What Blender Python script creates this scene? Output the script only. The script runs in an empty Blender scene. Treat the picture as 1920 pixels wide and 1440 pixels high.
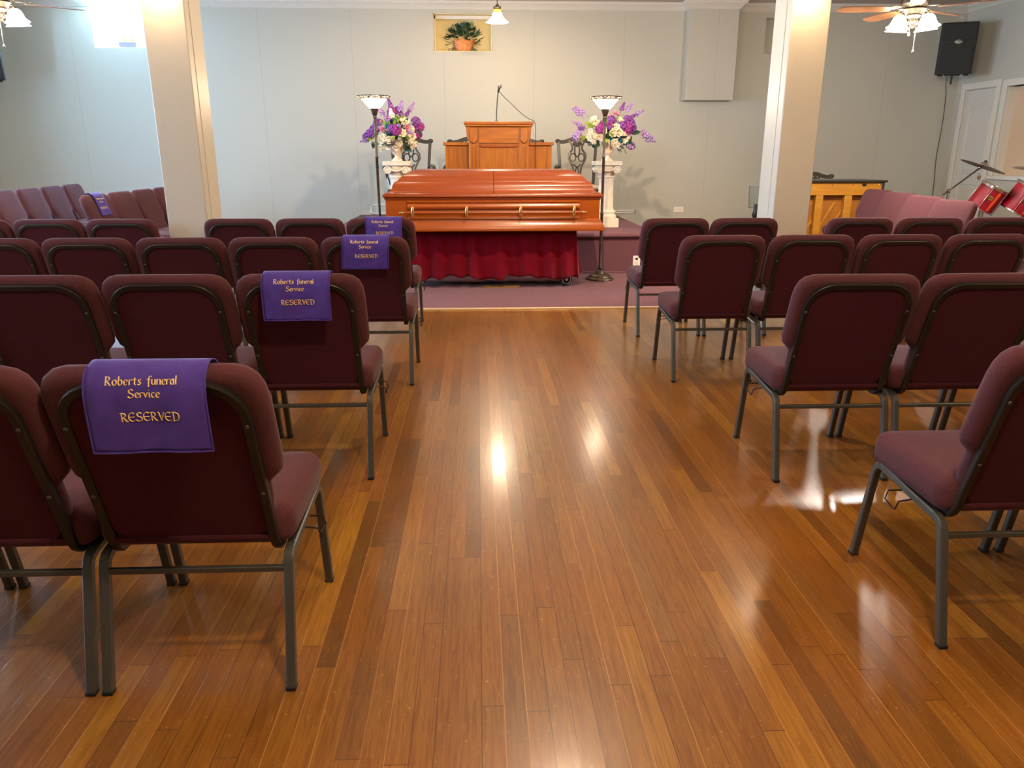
import bpy, math, random
from mathutils import Vector, Matrix, Quaternion
random.seed(7)
PI = math.pi
col = bpy.context.scene.collection

# ------------------------------------------------------------------ materials
def rgb(h):
    h = h.lstrip('#'); c = [int(h[i:i+2], 16)/255 for i in (0, 2, 4)]
    return tuple((x/12.92 if x <= .04045 else ((x+.055)/1.055)**2.4) for x in c) + (1,)
def mat(name, c, rough=.5, metal=0, coat=0, sheen=0, noise=None, bump=None, emit=None, spec=.5):
    m = bpy.data.materials.new(name); m.use_nodes = True
    nt = m.node_tree; b = nt.nodes['Principled BSDF']
    c = rgb(c) if isinstance(c, str) else tuple(c)+(1,)
    b.inputs['Base Color'].default_value = c
    b.inputs['Roughness'].default_value = rough; b.inputs['Metallic'].default_value = metal
    b.inputs['Coat Weight'].default_value = coat; b.inputs['Coat Roughness'].default_value = .2
    b.inputs['Sheen Weight'].default_value = sheen; b.inputs['Specular IOR Level'].default_value = spec
    if sheen: b.inputs['Sheen Roughness'].default_value = .4
    if emit:
        b.inputs['Emission Color'].default_value = rgb(emit[0]); b.inputs['Emission Strength'].default_value = emit[1]
    tc = nt.nodes.new('ShaderNodeTexCoord')
    if noise:      # (scale xyz, colour2, contrast lo, hi)
        mp = nt.nodes.new('ShaderNodeMapping'); mp.inputs['Scale'].default_value = noise[0]
        nz = nt.nodes.new('ShaderNodeTexNoise'); nz.inputs['Scale'].default_value = 1; nz.inputs['Detail'].default_value = 5
        cr = nt.nodes.new('ShaderNodeValToRGB')
        cr.color_ramp.elements[0].position = noise[2]; cr.color_ramp.elements[1].position = noise[3]
        cr.color_ramp.elements[0].color = c; cr.color_ramp.elements[1].color = rgb(noise[1])
        nt.links.new(tc.outputs['Object'], mp.inputs[0]); nt.links.new(mp.outputs[0], nz.inputs[0])
        nt.links.new(nz.outputs[0], cr.inputs[0]); nt.links.new(cr.outputs[0], b.inputs['Base Color'])
    if bump:       # (scale, strength, distance)
        nz = nt.nodes.new('ShaderNodeTexNoise'); nz.inputs['Scale'].default_value = bump[0]; nz.inputs['Detail'].default_value = 3
        bp = nt.nodes.new('ShaderNodeBump'); bp.inputs['Strength'].default_value = bump[1]; bp.inputs['Distance'].default_value = bump[2]
        nt.links.new(tc.outputs['Object'], nz.inputs[0]); nt.links.new(nz.outputs[0], bp.inputs['Height'])
        nt.links.new(bp.outputs[0], b.inputs['Normal'])
    return m
M = {}
M['fabric'] = mat('maroon_fabric', '#4e2a2e', .92, sheen=.1, noise=((420, 420, 420), '#62393c', .35, .65), bump=(500, .35, .002), spec=.15)
M['fabric_shaded'] = mat('shaded_maroon_fabric', '#421b22', .95, sheen=.08, noise=((420, 420, 420), '#50252c', .35, .65), bump=(500, .35, .002), spec=.1)  # same maroon fabric, shade of the chair rears painted in as darker colour
M['frame'] = mat('grey_frame_metal', '#4e4d45', .42, metal=.5, noise=((300, 300, 300), '#5c5b52', .3, .7))
M['frame_dark'] = mat('bronze_frame_metal', '#2c2720', .42, metal=.4)
M['blackplastic'] = mat('black_plastic', '#141313', .5)
M['cloth'] = mat('purple_cloth', '#54409a', .85, sheen=.2, noise=((25, 25, 25), '#4a3688', .35, .7), bump=(350, .3, .001), spec=.15)
M['thread'] = mat('gold_thread', '#f0c060', .5, noise=((300, 300, 300), '#fff0b0', .4, .7), bump=(900, .5, .0006))
M['wall_white'] = mat('white_trim_paint', '#d6d2c6', .55)
M['column'] = mat('column_paint', '#d3cbb6', .42, noise=((2, 2, 1), '#d8d0bc', .3, .7))
M['ceiling'] = mat('ceiling_paint', '#bdb6aa', .9)
M['cherry'] = mat('cherry_wood', '#924306', .3, coat=.45, noise=((1.2, 14, 14), '#a34d08', .3, .72))
M['cherry_red'] = mat('cherry_moulding', '#843608', .3, coat=.45, noise=((1.2, 14, 14), '#94400a', .3, .72))
M['oak'] = mat('honey_oak', '#9c5407', .35, coat=.3, noise=((28, 14, 2.2), '#b86c10', .35, .68))
M['oak_h'] = mat('honey_oak_cross_grain', '#985006', .35, coat=.3, noise=((3, 14, 22), '#ba6c12', .35, .68))
M['piano_wood'] = mat('piano_back_wood', '#ae7014', .5, noise=((3, 20, 30), '#be801e', .35, .7))
M['piano_dark'] = mat('piano_soundboard_wood', '#965810', .55, noise=((30, 20, 3), '#a66618', .35, .7))
M['black_wood'] = mat('black_lacquer_wood', '#26231f', .3, coat=.3)
M['chairwood'] = mat('dark_carved_wood', '#38322b', .35, coat=.3)
M['cream_seat'] = mat('cream_seat_fabric', '#cfc7b4', .9)
M['plaster'] = mat('cream_plaster', '#e8dcc6', .7, noise=((14, 14, 14), '#d8c8ac', .4, .75), bump=(30, .3, .004))
M['vase'] = mat('peach_vase_ceramic', '#e0bfa0', .5, noise=((12, 12, 6), '#ecd8bf', .35, .7))
M['velvet'] = mat('crimson_velvet', '#5e0114', .85, sheen=.2, noise=((6, 6, 6), '#6e0219', .3, .7), spec=.1)
M['bronze'] = mat('dark_bronze', '#453b30', .4, metal=.6, noise=((20, 20, 20), '#5c5040', .4, .7))
M['gold'] = mat('gold_plate', '#d8b070', .25, metal=.9)
M['brass'] = mat('brass_register', '#a88046', .45, metal=.5)
M['chrome'] = mat('chrome', '#d8d4d0', .15, metal=1)
M['rubber'] = mat('black_rubber', '#101010', .7)
M['shade'] = mat('lit_glass_shade', '#fff4e0', .4, emit=('#ffedd0', 7))
M['shade_amber'] = mat('amber_glass_neck', '#f0a848', .4, emit=('#ff9a28', 1.6))
M['shade_w'] = mat('lit_white_glass_shade', '#fff8ea', .4, emit=('#fff3dc', 7))
M['shade_dim'] = mat('dim_lit_glass_shade', '#fff4e0', .4, emit=('#ffe6c0', 2))
M['bulb'] = mat('lit_bulb', '#ffffff', .4, emit=('#fff0d8', 14))
M['fanwood'] = mat('walnut_fan_blade', '#8a5c3c', .4, coat=.3, noise=((3, 30, 30), '#a87650', .3, .7))
M['brushed'] = mat('antique_pewter', '#8a8174', .35, metal=.7)
M['speaker'] = mat('black_speaker_box', '#191a19', .6, bump=(300, .4, .002))
M['grille'] = mat('speaker_grille_cloth', '#202220', .8, noise=((260, 260, 260), '#2c2f2b', .45, .6), bump=(500, .5, .002))
M['logo'] = mat('silver_badge', '#b8bcb4', .35, metal=.4)
M['leaf_dark'] = mat('dark_green_leaf', '#27402a', .5, noise=((30, 30, 30), '#3d5a3c', .35, .7))
M['leaf_var'] = mat('variegated_leaf', '#5e7a52', .5, noise=((40, 40, 40), '#9aae8a', .35, .65))
M['leaf_lime'] = mat('lime_leaf', '#8aa83a', .5, noise=((30, 30, 30), '#a8c04e', .35, .7))
M['ivy'] = mat('ivy_leaf', '#34503c', .5, noise=((30, 30, 30), '#5a7860', .35, .7))
M['cream_fl'] = mat('cream_petal', '#f4ead4', .7, noise=((30, 30, 30), '#fff8ea', .3, .7))
M['purple_fl'] = mat('purple_petal', '#6c2f86', .7, noise=((40, 40, 40), '#9a5cb0', .35, .7))
M['magenta_fl'] = mat('magenta_petal', '#842072', .7, noise=((40, 40, 40), '#ac48a0', .35, .7))
M['lav_fl'] = mat('lavender_petal', '#9674b2', .7, noise=((40, 40, 40), '#bea0d0', .35, .7))
M['pink_fl'] = mat('pink_petal', '#d88aa8', .7, noise=((40, 40, 40), '#ecb4c4', .35, .7))
M['teal_fl'] = mat('teal_petal', '#2c8a94', .7)
M['terracotta'] = mat('orange_terracotta', '#c9793c', .6, noise=((20, 20, 20), '#d9935a', .35, .7), bump=(60, .5, .004))
M['lilac_pot'] = mat('mauve_pot', '#9890a8', .6)
M['drum'] = mat('red_drum_wrap', '#8c0a20', .3, coat=.4)
M['drum_stripe'] = mat('orange_red_drum_stripe', '#e0502c', .3)
M['drumhead'] = mat('white_drumhead', '#e8e4da', .5)
M['cymbal'] = mat('aged_bronze_cymbal', '#8d7c6c', .35, metal=.7)
M['cardwhite'] = mat('white_plastic', '#e6e2d8', .5)
M['door'] = mat('white_door_paint', '#ccc9bf', .45)
M['beige_panel'] = mat('beige_blind', '#cfb494', .8)
M['niche'] = mat('niche_cream_paint', '#e0cf98', .6)
M['stripwood'] = mat('threshold_metal', '#e0c8a0', .3, metal=.3)
M['mesh_grey'] = mat('microphone_mesh', '#7d757c', .35, metal=.6, bump=(900, .8, .002))
M['grey_plate'] = mat('grey_plate', '#565a50', .6)
M['glass'] = mat('window_glass', '#eef6fa', .05)
nt_ = M['glass'].node_tree; tr_ = nt_.nodes.new('ShaderNodeBsdfTransparent'); gl_ = nt_.nodes.new('ShaderNodeBsdfGlossy'); mx_ = nt_.nodes.new('ShaderNodeMixShader')
gl_.inputs['Roughness'].default_value = .05; mx_.inputs[0].default_value = .06
nt_.links.new(tr_.outputs[0], mx_.inputs[1]); nt_.links.new(gl_.outputs[0], mx_.inputs[2]); nt_.links.new(mx_.outputs[0], nt_.nodes['Material Output'].inputs[0])

# carpet
m = mat('mauve_carpet', '#6c474c', .97, sheen=.1, noise=((60, 60, 60), '#7b5459', .3, .7), bump=(220, .8, .006), spec=.05); M['carpet'] = m
M['carpet_v'] = mat('mauve_carpet_riser', '#67424a', .97, sheen=.15, noise=((60, 60, 60), '#754d55', .3, .7), bump=(220, .8, .006), spec=.05)

# wall paint with joint lines of the wallboards
def wall_mat():
    m = mat('wall_paint', '#bab8aa', .62, bump=(60, .12, .002)); nt = m.node_tree; b = nt.nodes['Principled BSDF']
    tc = nt.nodes['Texture Coordinate']; sx = nt.nodes.new('ShaderNodeSeparateXYZ'); nt.links.new(tc.outputs['Object'], sx.inputs[0])
    def mth(op, a, v=None, v2=None):
        n = nt.nodes.new('ShaderNodeMath'); n.operation = op
        nt.links.new(a, n.inputs[0])
        if v is not None:
            if isinstance(v, (int, float)): n.inputs[1].default_value = v
            else: nt.links.new(v, n.inputs[1])
        return n.outputs[0]
    a = mth('ADD', sx.outputs[0], 20.088); a = mth('DIVIDE', a, 1.308); a = mth('FRACT', a)
    a = mth('SUBTRACT', a, .5); a = mth('ABSOLUTE', a); a = mth('GREATER_THAN', a, .4975)
    mx = nt.nodes.new('ShaderNodeMix'); mx.data_type = 'RGBA'
    mx.inputs[6].default_value = rgb('#bab8aa'); mx.inputs[7].default_value = rgb('#a9a698')
    nt.links.new(a, mx.inputs[0]); nt.links.new(mx.outputs[2], b.inputs['Base Color'])
    return m
M['wall'] = wall_mat()

# narrow strip oak floor
def floor_mat():
    m = bpy.data.materials.new('strip_oak_floor'); m.use_nodes = True; nt = m.node_tree; b = nt.nodes['Principled BSDF']
    N = nt.nodes.new; L = nt.links.new
    tc = N('ShaderNodeTexCoord'); sx = N('ShaderNodeSeparateXYZ'); L(tc.outputs['Object'], sx.inputs[0])
    def mth(op, a, v=None):
        n = N('ShaderNodeMath'); n.operation = op
        for i, q in enumerate((a, v)):
            if q is None: continue
            if isinstance(q, (int, float)): n.inputs[i].default_value = q
            else: L(q, n.inputs[i])
        return n.outputs[0]
    def ramp(fac, stops):
        r = N('ShaderNodeValToRGB'); e = r.color_ramp.elements
        while len(e) < len(stops): e.new(.5)
        for k, (p, c) in enumerate(stops): e[k].position = p; e[k].color = rgb(c)
        L(fac, r.inputs[0]); return r.outputs[0]
    def mix(f, a, bb, mode='MIX'):
        n = N('ShaderNodeMix'); n.data_type = 'RGBA'; n.blend_type = mode
        for i, q in ((0, f), (6, a), (7, bb)):
            if isinstance(q, (int, float)): n.inputs[i].default_value = q
            elif isinstance(q, tuple): n.inputs[i].default_value = q
            else: L(q, n.inputs[i])
        return n.outputs[2]
    u = mth('DIVIDE', mth('ADD', sx.outputs[0], 20.013), .057)
    bi = mth('FLOOR', u); fu = mth('FRACT', u)
    w1 = N('ShaderNodeTexWhiteNoise'); w1.noise_dimensions = '1D'; L(bi, w1.inputs['W'])
    v = mth('ADD', mth('DIVIDE', sx.outputs[1], 1.05), mth('MULTIPLY', w1.outputs[0], 13.7))
    si = mth('FLOOR', v); fv = mth('FRACT', v)
    cb = N('ShaderNodeCombineXYZ'); L(bi, cb.inputs[0]); L(si, cb.inputs[1])
    w2 = N('ShaderNodeTexWhiteNoise'); w2.noise_dimensions = '2D'; L(cb.outputs[0], w2.inputs['Vector'])
    base = ramp(w2.outputs[0], [(0, '#6e4a1c'), (.15, '#8a5a20'), (.4, '#966222'), (.62, '#85541e'), (.82, '#9c6a26'), (.93, '#ac7826'), (1, '#664630')])
    # grain
    mp = N('ShaderNodeMapping'); mp.inputs['Scale'].default_value = (110, 5, 1)
    off = N('ShaderNodeVectorMath'); off.operation = 'ADD'; L(tc.outputs['Object'], off.inputs[0])
    sc = N('ShaderNodeVectorMath'); sc.operation = 'SCALE'; L(w2.outputs[1], sc.inputs[0]); sc.inputs['Scale'].default_value = 7
    L(sc.outputs[0], off.inputs[1]); L(off.outputs[0], mp.inputs[0])
    nz = N('ShaderNodeTexNoise'); nz.inputs['Scale'].default_value = 1; nz.inputs['Detail'].default_value = 6; nz.inputs['Distortion'].default_value = 1.2
    L(mp.outputs[0], nz.inputs[0])
    c = mix(mth('MULTIPLY', ramp(nz.outputs[0], [(.38, '#ffffff'), (.58, '#000000')]), .45), base, rgb('#5e2c08'))
    # large wear patches
    nb = N('ShaderNodeTexNoise'); nb.inputs['Scale'].default_value = 1.3; nb.inputs['Detail'].default_value = 4; L(tc.outputs['Object'], nb.inputs[0])
    c = mix(mth('MULTIPLY', ramp(nb.outputs[0], [(.42, '#000000'), (.7, '#ffffff')]), .35), c, rgb('#a8601e'))
    # scuffs
    m2 = N('ShaderNodeMapping'); m2.inputs['Scale'].default_value = (55, 9, 1); L(tc.outputs['Object'], m2.inputs[0])
    ns = N('ShaderNodeTexNoise'); ns.inputs['Scale'].default_value = 1.6; ns.inputs['Detail'].default_value = 8; ns.inputs['Roughness'].default_value = .75; L(m2.outputs[0], ns.inputs[0])
    c = mix(mth('MULTIPLY', ramp(ns.outputs[0], [(.57, '#000000'), (.67, '#ffffff')]), .42), c, rgb('#c08a50'))
    nf = N('ShaderNodeTexNoise'); nf.inputs['Scale'].default_value = 75; nf.inputs['Detail'].default_value = 2; L(tc.outputs['Object'], nf.inputs[0])
    c = mix(mth('MULTIPLY', ramp(nf.outputs[0], [(.69, '#000000'), (.74, '#ffffff')]), .45), c, rgb('#d2aa74'))
    # seams: half light, half dark by board
    edge = mth('GREATER_THAN', mth('ABSOLUTE', mth('SUBTRACT', fu, .5)), .478)
    endj = mth('GREATER_THAN', mth('ABSOLUTE', mth('SUBTRACT', fv, .5)), .4988)
    w3 = N('ShaderNodeTexWhiteNoise'); w3.noise_dimensions = '1D'; L(mth('ROUND', u), w3.inputs['W'])
    sc_ = ramp(w3.outputs[0], [(0, '#3c1a06'), (.3, '#5a2c0c'), (.55, '#b87c40'), (1, '#c98f4e')])
    c = mix(mth('MULTIPLY', edge, .7), c, sc_)
    c = mix(mth('MULTIPLY', endj, .75), c, rgb('#3a1c08'))
    L(c, b.inputs['Base Color'])
    b.inputs['Specular IOR Level'].default_value = .5
    nr_ = N('ShaderNodeTexNoise'); nr_.inputs['Scale'].default_value = .9; nr_.inputs['Detail'].default_value = 1; L(tc.outputs['Object'], nr_.inputs[0])
    rr = N('ShaderNodeMapRange'); L(nr_.outputs[0], rr.inputs[0]); rr.inputs[1].default_value = .3; rr.inputs[2].default_value = .7
    rr.inputs[3].default_value = .285; rr.inputs[4].default_value = .31; L(rr.outputs[0], b.inputs['Roughness'])
    b.inputs['Coat Weight'].default_value = .4; b.inputs['Coat Roughness'].default_value = .15
    # bump: cupped boards, seams and ripples
    cup = mth('MULTIPLY', mth('POWER', mth('ABSOLUTE', mth('SUBTRACT', fu, .5)), 2), .5)
    hgt = mth('ADD', mth('MULTIPLY', w2.outputs[0], .12), cup)
    hgt = mth('SUBTRACT', hgt, mth('MULTIPLY', mth('MAXIMUM', edge, endj), .5))
    m3 = N('ShaderNodeMapping'); m3.inputs['Scale'].default_value = (30, 12, 1); L(tc.outputs['Object'], m3.inputs[0])
    n3 = N('ShaderNodeTexNoise'); n3.inputs['Scale'].default_value = 1; n3.inputs['Detail'].default_value = 3; L(m3.outputs[0], n3.inputs[0])
    hgt = mth('ADD', hgt, mth('MULTIPLY', n3.outputs[0], .12)); hgt = mth('ADD', hgt, mth('MULTIPLY', nz.outputs[0], .15))
    bp = N('ShaderNodeBump'); bp.inputs['Strength'].default_value = .55; bp.inputs['Distance'].default_value = .0012
    L(hgt, bp.inputs['Height']); L(bp.outputs[0], b.inputs['Normal']); L(bp.outputs[0], b.inputs['Coat Normal'])
    return m
M['floor'] = floor_mat()

# ------------------------------------------------------------------ mesh builder
def catmull(pts, n=6, closed=False):
    P = [Vector(p) for p in pts]; out = []
    k = len(P); seg = k if closed else k-1
    for i in range(seg):
        if closed: a, b, c, d = P[(i-1) % k], P[i], P[(i+1) % k], P[(i+2) % k]
        else: a, b, c, d = P[max(i-1, 0)], P[i], P[i+1], P[min(i+2, k-1)]
        for j in range(n):
            t = j/n
            out.append(.5*((2*b)+(-a+c)*t+(2*a-5*b+4*c-d)*t*t+(-a+3*b-3*c+d)*t**3))
    if not closed: out.append(P[-1])
    return out
class MB:
    def __init__(s): s.v = []; s.f = []
    def add(s, vs, fs, T=None):
        o = len(s.v)
        s.v += [tuple(T @ Vector(p)) if T else tuple(p) for p in vs]
        s.f += [tuple(i+o for i in f) for f in fs]
        return s
    def box(s, x0, x1, y0, y1, z0, z1, T=None):
        return s.add([(x0, y0, z0), (x1, y0, z0), (x1, y1, z0), (x0, y1, z0), (x0, y0, z1), (x1, y0, z1), (x1, y1, z1), (x0, y1, z1)],
                     [(0, 3, 2, 1), (4, 5, 6, 7), (0, 1, 5, 4), (1, 2, 6, 5), (2, 3, 7, 6), (3, 0, 4, 7)], T)
    def tube(s, path, r, n=8, side=None, closed=False, cap=True, T=None):
        P = [Vector(p) for p in path]; k = len(P)
        rf = r if callable(r) else (lambda t: r)
        def prof(t):
            q = rf(t)
            if isinstance(q, tuple):
                w, h = q[0]/2, q[1]/2; c = min(w, h)*.3
                return [(w-c, -h), (w, -h+c), (w, h-c), (w-c, h), (-w+c, h), (-w, h-c), (-w, -h+c), (-w+c, -h)]
            return [(q*math.cos(2*PI*i/n), q*math.sin(2*PI*i/n)) for i in range(n)]
        tan = []
        for i in range(k):
            a = P[(i-1) % k] if (closed or i > 0) else P[i]; b = P[(i+1) % k] if (closed or i < k-1) else P[i]
            d = b-a; tan.append(d.normalized() if d.length > 1e-9 else Vector((0, 0, 1)))
        sd = Vector(side) if side else (Vector((1, 0, 0)) if abs(tan[0].x) < .8 else Vector((0, 1, 0)))
        sd = (sd-tan[0]*sd.dot(tan[0])).normalized(); vs = []; np_ = 0
        for i in range(k):
            if i: sd = tan[i-1].rotation_difference(tan[i]) @ sd
            sd = (sd-tan[i]*sd.dot(tan[i])).normalized(); up = tan[i].cross(sd)
            pr = prof(i/max(k-1, 1)); np_ = len(pr)
            # mitre factor
            vs += [P[i]+sd*a+up*b for a, b in pr]
        fs = []
        for i in range(k if closed else k-1):
            j = (i+1) % k
            for q in range(np_):
                q2 = (q+1) % np_
                fs.append((i*np_+q, i*np_+q2, j*np_+q2, j*np_+q))
        if cap and not closed:
            fs.append(tuple(range(np_))[::-1]); fs.append(tuple((k-1)*np_+q for q in range(np_)))
        return s.add(vs, fs, T)
    def lathe(s, prof, n=24, T=None, rip=None, cap=True):
        vs = []; k = len(prof)
        for i, (r, z) in enumerate(prof):
            for q in range(n):
                a = 2*PI*q/n; rr = r*(1+(rip(a, i/(k-1)) if rip else 0)); vs.append((rr*math.cos(a), rr*math.sin(a), z))
        fs = [(i*n+q, i*n+(q+1) % n, (i+1)*n+(q+1) % n, (i+1)*n+q) for i in range(k-1) for q in range(n)]
        if cap:
            if prof[0][0] > 1e-5: fs.append(tuple(range(n))[::-1])
            if prof[-1][0] > 1e-5: fs.append(tuple((k-1)*n+q for q in range(n)))
        return s.add(vs, fs, T)
    def loft(s, rings, T=None, cap=True):
        n = len(rings[0]); vs = [p for r in rings for p in r]
        fs = [(i*n+q, i*n+(q+1) % n, (i+1)*n+(q+1) % n, (i+1)*n+q) for i in range(len(rings)-1) for q in range(n)]
        if cap: fs.append(tuple(range(n))[::-1]); fs.append(tuple((len(rings)-1)*n+q for q in range(n)))
        return s.add(vs, fs, T)
    def prism(s, outline, f, d0, d1, T=None):
        n = len(outline)
        return s.loft([[f(a, b, d0) for a, b in outline], [f(a, b, d1) for a, b in outline]], T)
    def sphere(s, c, r, n=12, m=8, sc=(1, 1, 1), T=None):
        pr = [(r*math.sin(PI*i/m), -r*math.cos(PI*i/m)) for i in range(m+1)]
        vs = []; fs = []
        for (a, z) in pr:
            for q in range(n): vs.append((c[0]+sc[0]*a*math.cos(2*PI*q/n), c[1]+sc[1]*a*math.sin(2*PI*q/n), c[2]+sc[2]*z))
        fs = [(i*n+q, i*n+(q+1) % n, (i+1)*n+(q+1) % n, (i+1)*n+q) for i in range(m) for q in range(n)]
        return s.add(vs, fs, T)
    def pillow(s, outline, f, D, r, bulge=.006, inner=(.03, .06), steps=4):
        n = len(outline); P = [Vector(p) for p in outline]; nr = []
        for i in range(n):
            a = (P[i]-P[i-1]); b = (P[(i+1) % n]-P[i])
            na = Vector((-a.y, a.x)).normalized(); nb = Vector((-b.y, b.x)).normalized()
            q = (na+nb); q = q.normalized() if q.length > 1e-6 else na
            nr.append(q/max(.55, q.dot(na)))
        rings = []
        seq = [(r*1.6, -.0)]
        for k in range(steps+1):
            t = k/steps*PI/2; seq.append((r*(1-math.sin(t)), r*(1-math.cos(t))))
        for k in range(steps+1):
            t = k/steps*PI/2; seq.append((r*(1-math.cos(t)), D-r+r*math.sin(t)))
        for off, d in seq: rings.append([f(*(P[i]+nr[i]*off), d) for i in range(n)])
        cc = sum((p for p in P), Vector((0, 0)))/n
        for t_, h_ in ((.12, .4), (.3, .75), (.6, .95)): rings.append([f(*(P[i]+nr[i]*r).lerp(cc, t_), D+bulge*h_) for i in range(n)])
        s.loft(rings, cap=False)
        for ring, base in ((rings[0], len(s.v)-n*len(rings)), (rings[-1], len(s.v)-n)):
            c = Vector((0, 0, 0))
            for p in ring: c += Vector(p)
            s.v.append(tuple(c/n)); ci = len(s.v)-1
            if ring is rings[-1]: base = len(s.v)-n-2
            s.f += [(base+i, base+(i+1) % n, ci) for i in range(n)]
        return s
    def build(s, name, m, parent=None, loc=None, ang=40, bevel=0, seg=2, sub=0, flip=False):
        me = bpy.data.meshes.new(name); me.from_pydata(s.v, [], s.f); me.validate()
        import bmesh
        bm = bmesh.new(); bm.from_mesh(me); bmesh.ops.recalc_face_normals(bm, faces=bm.faces); bm.to_mesh(me); bm.free()
        for p in me.polygons: p.use_smooth = True
        me.set_sharp_from_angle(angle=math.radians(ang))
        me.materials.append(M[m] if isinstance(m, str) else m)
        o = bpy.data.objects.new(name, me); col.objects.link(o)
        if loc: o.location = loc
        if parent: o.parent = parent
        if bevel:
            b = o.modifiers.new('bevel', 'BEVEL'); b.width = bevel; b.segments = seg; b.limit_method = 'ANGLE'; b.angle_limit = math.radians(40); b.harden_normals = False
        return o
def tag(o, label=None, cat=None, group=None, kind=None):
    if label: o['label'] = label
    if cat: o['category'] = cat
    if group: o['group'] = group
    if kind: o['kind'] = kind
    return o
def thing(name, loc, label, cat, group=None, rz=0):
    o = bpy.data.objects.new(name, None); col.objects.link(o); o.location = loc; o.rotation_euler = (0, 0, rz); o.empty_display_size = .1
    return tag(o, label, cat, group)
def dup(root, loc, rz, label):
    r = root.copy(); col.objects.link(r); r.location = loc; r.rotation_euler = (0, 0, rz)
    if label: r['label'] = label
    for ch in list(root.children):
        c = ch.copy(); col.objects.link(c); c.parent = r
        for g_ in list(ch.children):
            d = g_.copy(); col.objects.link(d); d.parent = c
    return r
def st(name, mb, m, label=None, **k):
    o = mb.build(name, m, **k); o['kind'] = 'structure'
    if label: o['label'] = label
    return o
def rrect(x0, x1, y0, y1, r, n=5):
    out = []
    for cx, cy, a0 in ((x1-r, y0+r, -90), (x1-r, y1-r, 0), (x0+r, y1-r, 90), (x0+r, y0+r, 180)):
        for i in range(n+1):
            a = math.radians(a0+90*i/n); out.append((cx+r*math.cos(a), cy+r*math.sin(a)))
    return out

# ------------------------------------------------------------------ room
XL, XR, YB, YF, ZC = -7.2, 7.2, 12.0, -4.5, 3.42
st('floor', MB().box(XL, XR, YF, 6.87, -.1, 0), 'floor', 'glossy worn strip oak floor of the aisle and seating')
st('floor_carpet', MB().box(XL, XR, 6.9, YB, -.1, .006), 'carpet', 'mauve carpet in front of the platform')
st('trim_1', MB().box(XL, XR, 6.865, 6.905, -.05, .012), 'stripwood', 'pale threshold strip between oak floor and carpet', bevel=.004)
st('ceiling', MB().box(XL-.2, XR+.2, YF-.2, YB+.6, ZC, ZC+.1), 'ceiling')
def holewall(u0, u1, z0, z1, holes, f):
    us = sorted({u0, u1, *[h[0] for h in holes], *[h[1] for h in holes]}); zs = sorted({z0, z1, *[h[2] for h in holes], *[h[3] for h in holes]})
    mb = MB()
    for a, b in zip(us, us[1:]):
        for c, d in zip(zs, zs[1:]):
            if any(h[0] <= a and b <= h[1] and h[2] <= c and d <= h[3] for h in holes): continue
            f(mb, a, b, c, d)
    return mb
WIN = (-5.375, -4.60, 2.79, 3.42); NI = (-.611, .249, 2.768, 3.268); NR = (4.207, 5.067, 2.751, 3.245)
st('wall_back', holewall(XL-.2, XR+.2, -.1, ZC, [WIN, NI, NR], lambda m_, a, b, c, d: m_.box(a, b, YB, YB+.3, c, d)), 'wall', 'pale greige back wall with three high recesses')
DO = (11.06, 11.77, -.1, 2.25); OP = (9.5, 10.83, 1.065, 2.23)
st('wall_right', holewall(YF, YB, -.1, ZC, [DO, OP], lambda m_, a, b, c, d: m_.box(XR, XR+.2, a, b, c, d)), 'wall')
LW = [(1.0, 2.2, 1.1, 2.6), (4.2, 5.4, 1.1, 2.6), (7.6, 8.8, 1.1, 2.6)]
st('wall_left', holewall(YF, YB, -.1, ZC, LW, lambda m_, a, b, c, d: m_.box(XL-.2, XL, a, b, c, d)), 'wall')
st('wall_front', MB().box(XL-.2, XR+.2, YF-.2, YF, -.1, ZC), 'wall')
# niche interiors
def niche(n, x0, x1, z0, z1, d, mname, lab):
    mb = MB(); t = .01; y0 = YB+.02; y1 = YB+d
    mb.box(x0, x1, y1, y1+.02, z0, z1); mb.box(x0, x0+t, y0, y1, z0, z1); mb.box(x1-t, x1, y0, y1, z0, z1)
    mb.box(x0, x1, y0, y1, z1-t, z1); mb.box(x0, x1, y0, y1, z0, z0+t)
    st(n, mb, mname, lab)
niche('trim_2', *NI, .27, 'niche', 'cream lined plant recess in the back wall')
fr = MB()
for a in (NI,):
    x0, x1, z0, z1 = a; y = YB+.10
    fr.box(x0+.01, x0+.035, y, y+.03, z0+.01, z1-.01); fr.box(x1-.035, x1-.01, y, y+.03, z0+.01, z1-.01); fr.box(x0+.01, x1-.01, y, y+.03, z1-.06, z1-.01)
st('trim_3', fr, 'wall_white', 'inner stop moulding of the plant recess', bevel=.004)
niche('trim_4', *NR, .1, 'wall', 'shallow closed recess behind the right column')
# high window in the back wall (daylight)
x0, x1, z0, z1 = WIN
w1 = st('window_1', MB().box(x0, x0+.012, 12.02, 12.22, z0, z1).box(x1-.012, x1, 12.02, 12.22, z0, z1).box(x0, x1, 12.02, 12.22, z0, z0+.01).box(x0, x1, 12.17, 12.22, z1-.01, z1), 'wall_white', 'small high window full of daylight on the back wall left', bevel=.004)
MB().box(x0+.012, x1-.012, 12.19, 12.196, z0+.01, z1-.01).build('pane', 'glass', w1)
for i, (a, b, c, d) in enumerate(LW):
    w = st('window_%d' % (i+2), MB().box(XL-.14, XL-.08, a, a+.05, c, d).box(XL-.14, XL-.08, b-.05, b, c, d).box(XL-.14, XL-.08, a, b, c, c+.05).box(XL-.14, XL-.08, a, b, d-.05, d).box(XL-.13, XL-.09, a, b, (c+d)/2-.02, (c+d)/2+.02), 'wall_white', 'side window of the left wall')
    MB().box(XL-.112, XL-.106, a+.05, b-.05, c+.05, d-.05).build('pane', 'glass', w)
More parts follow.
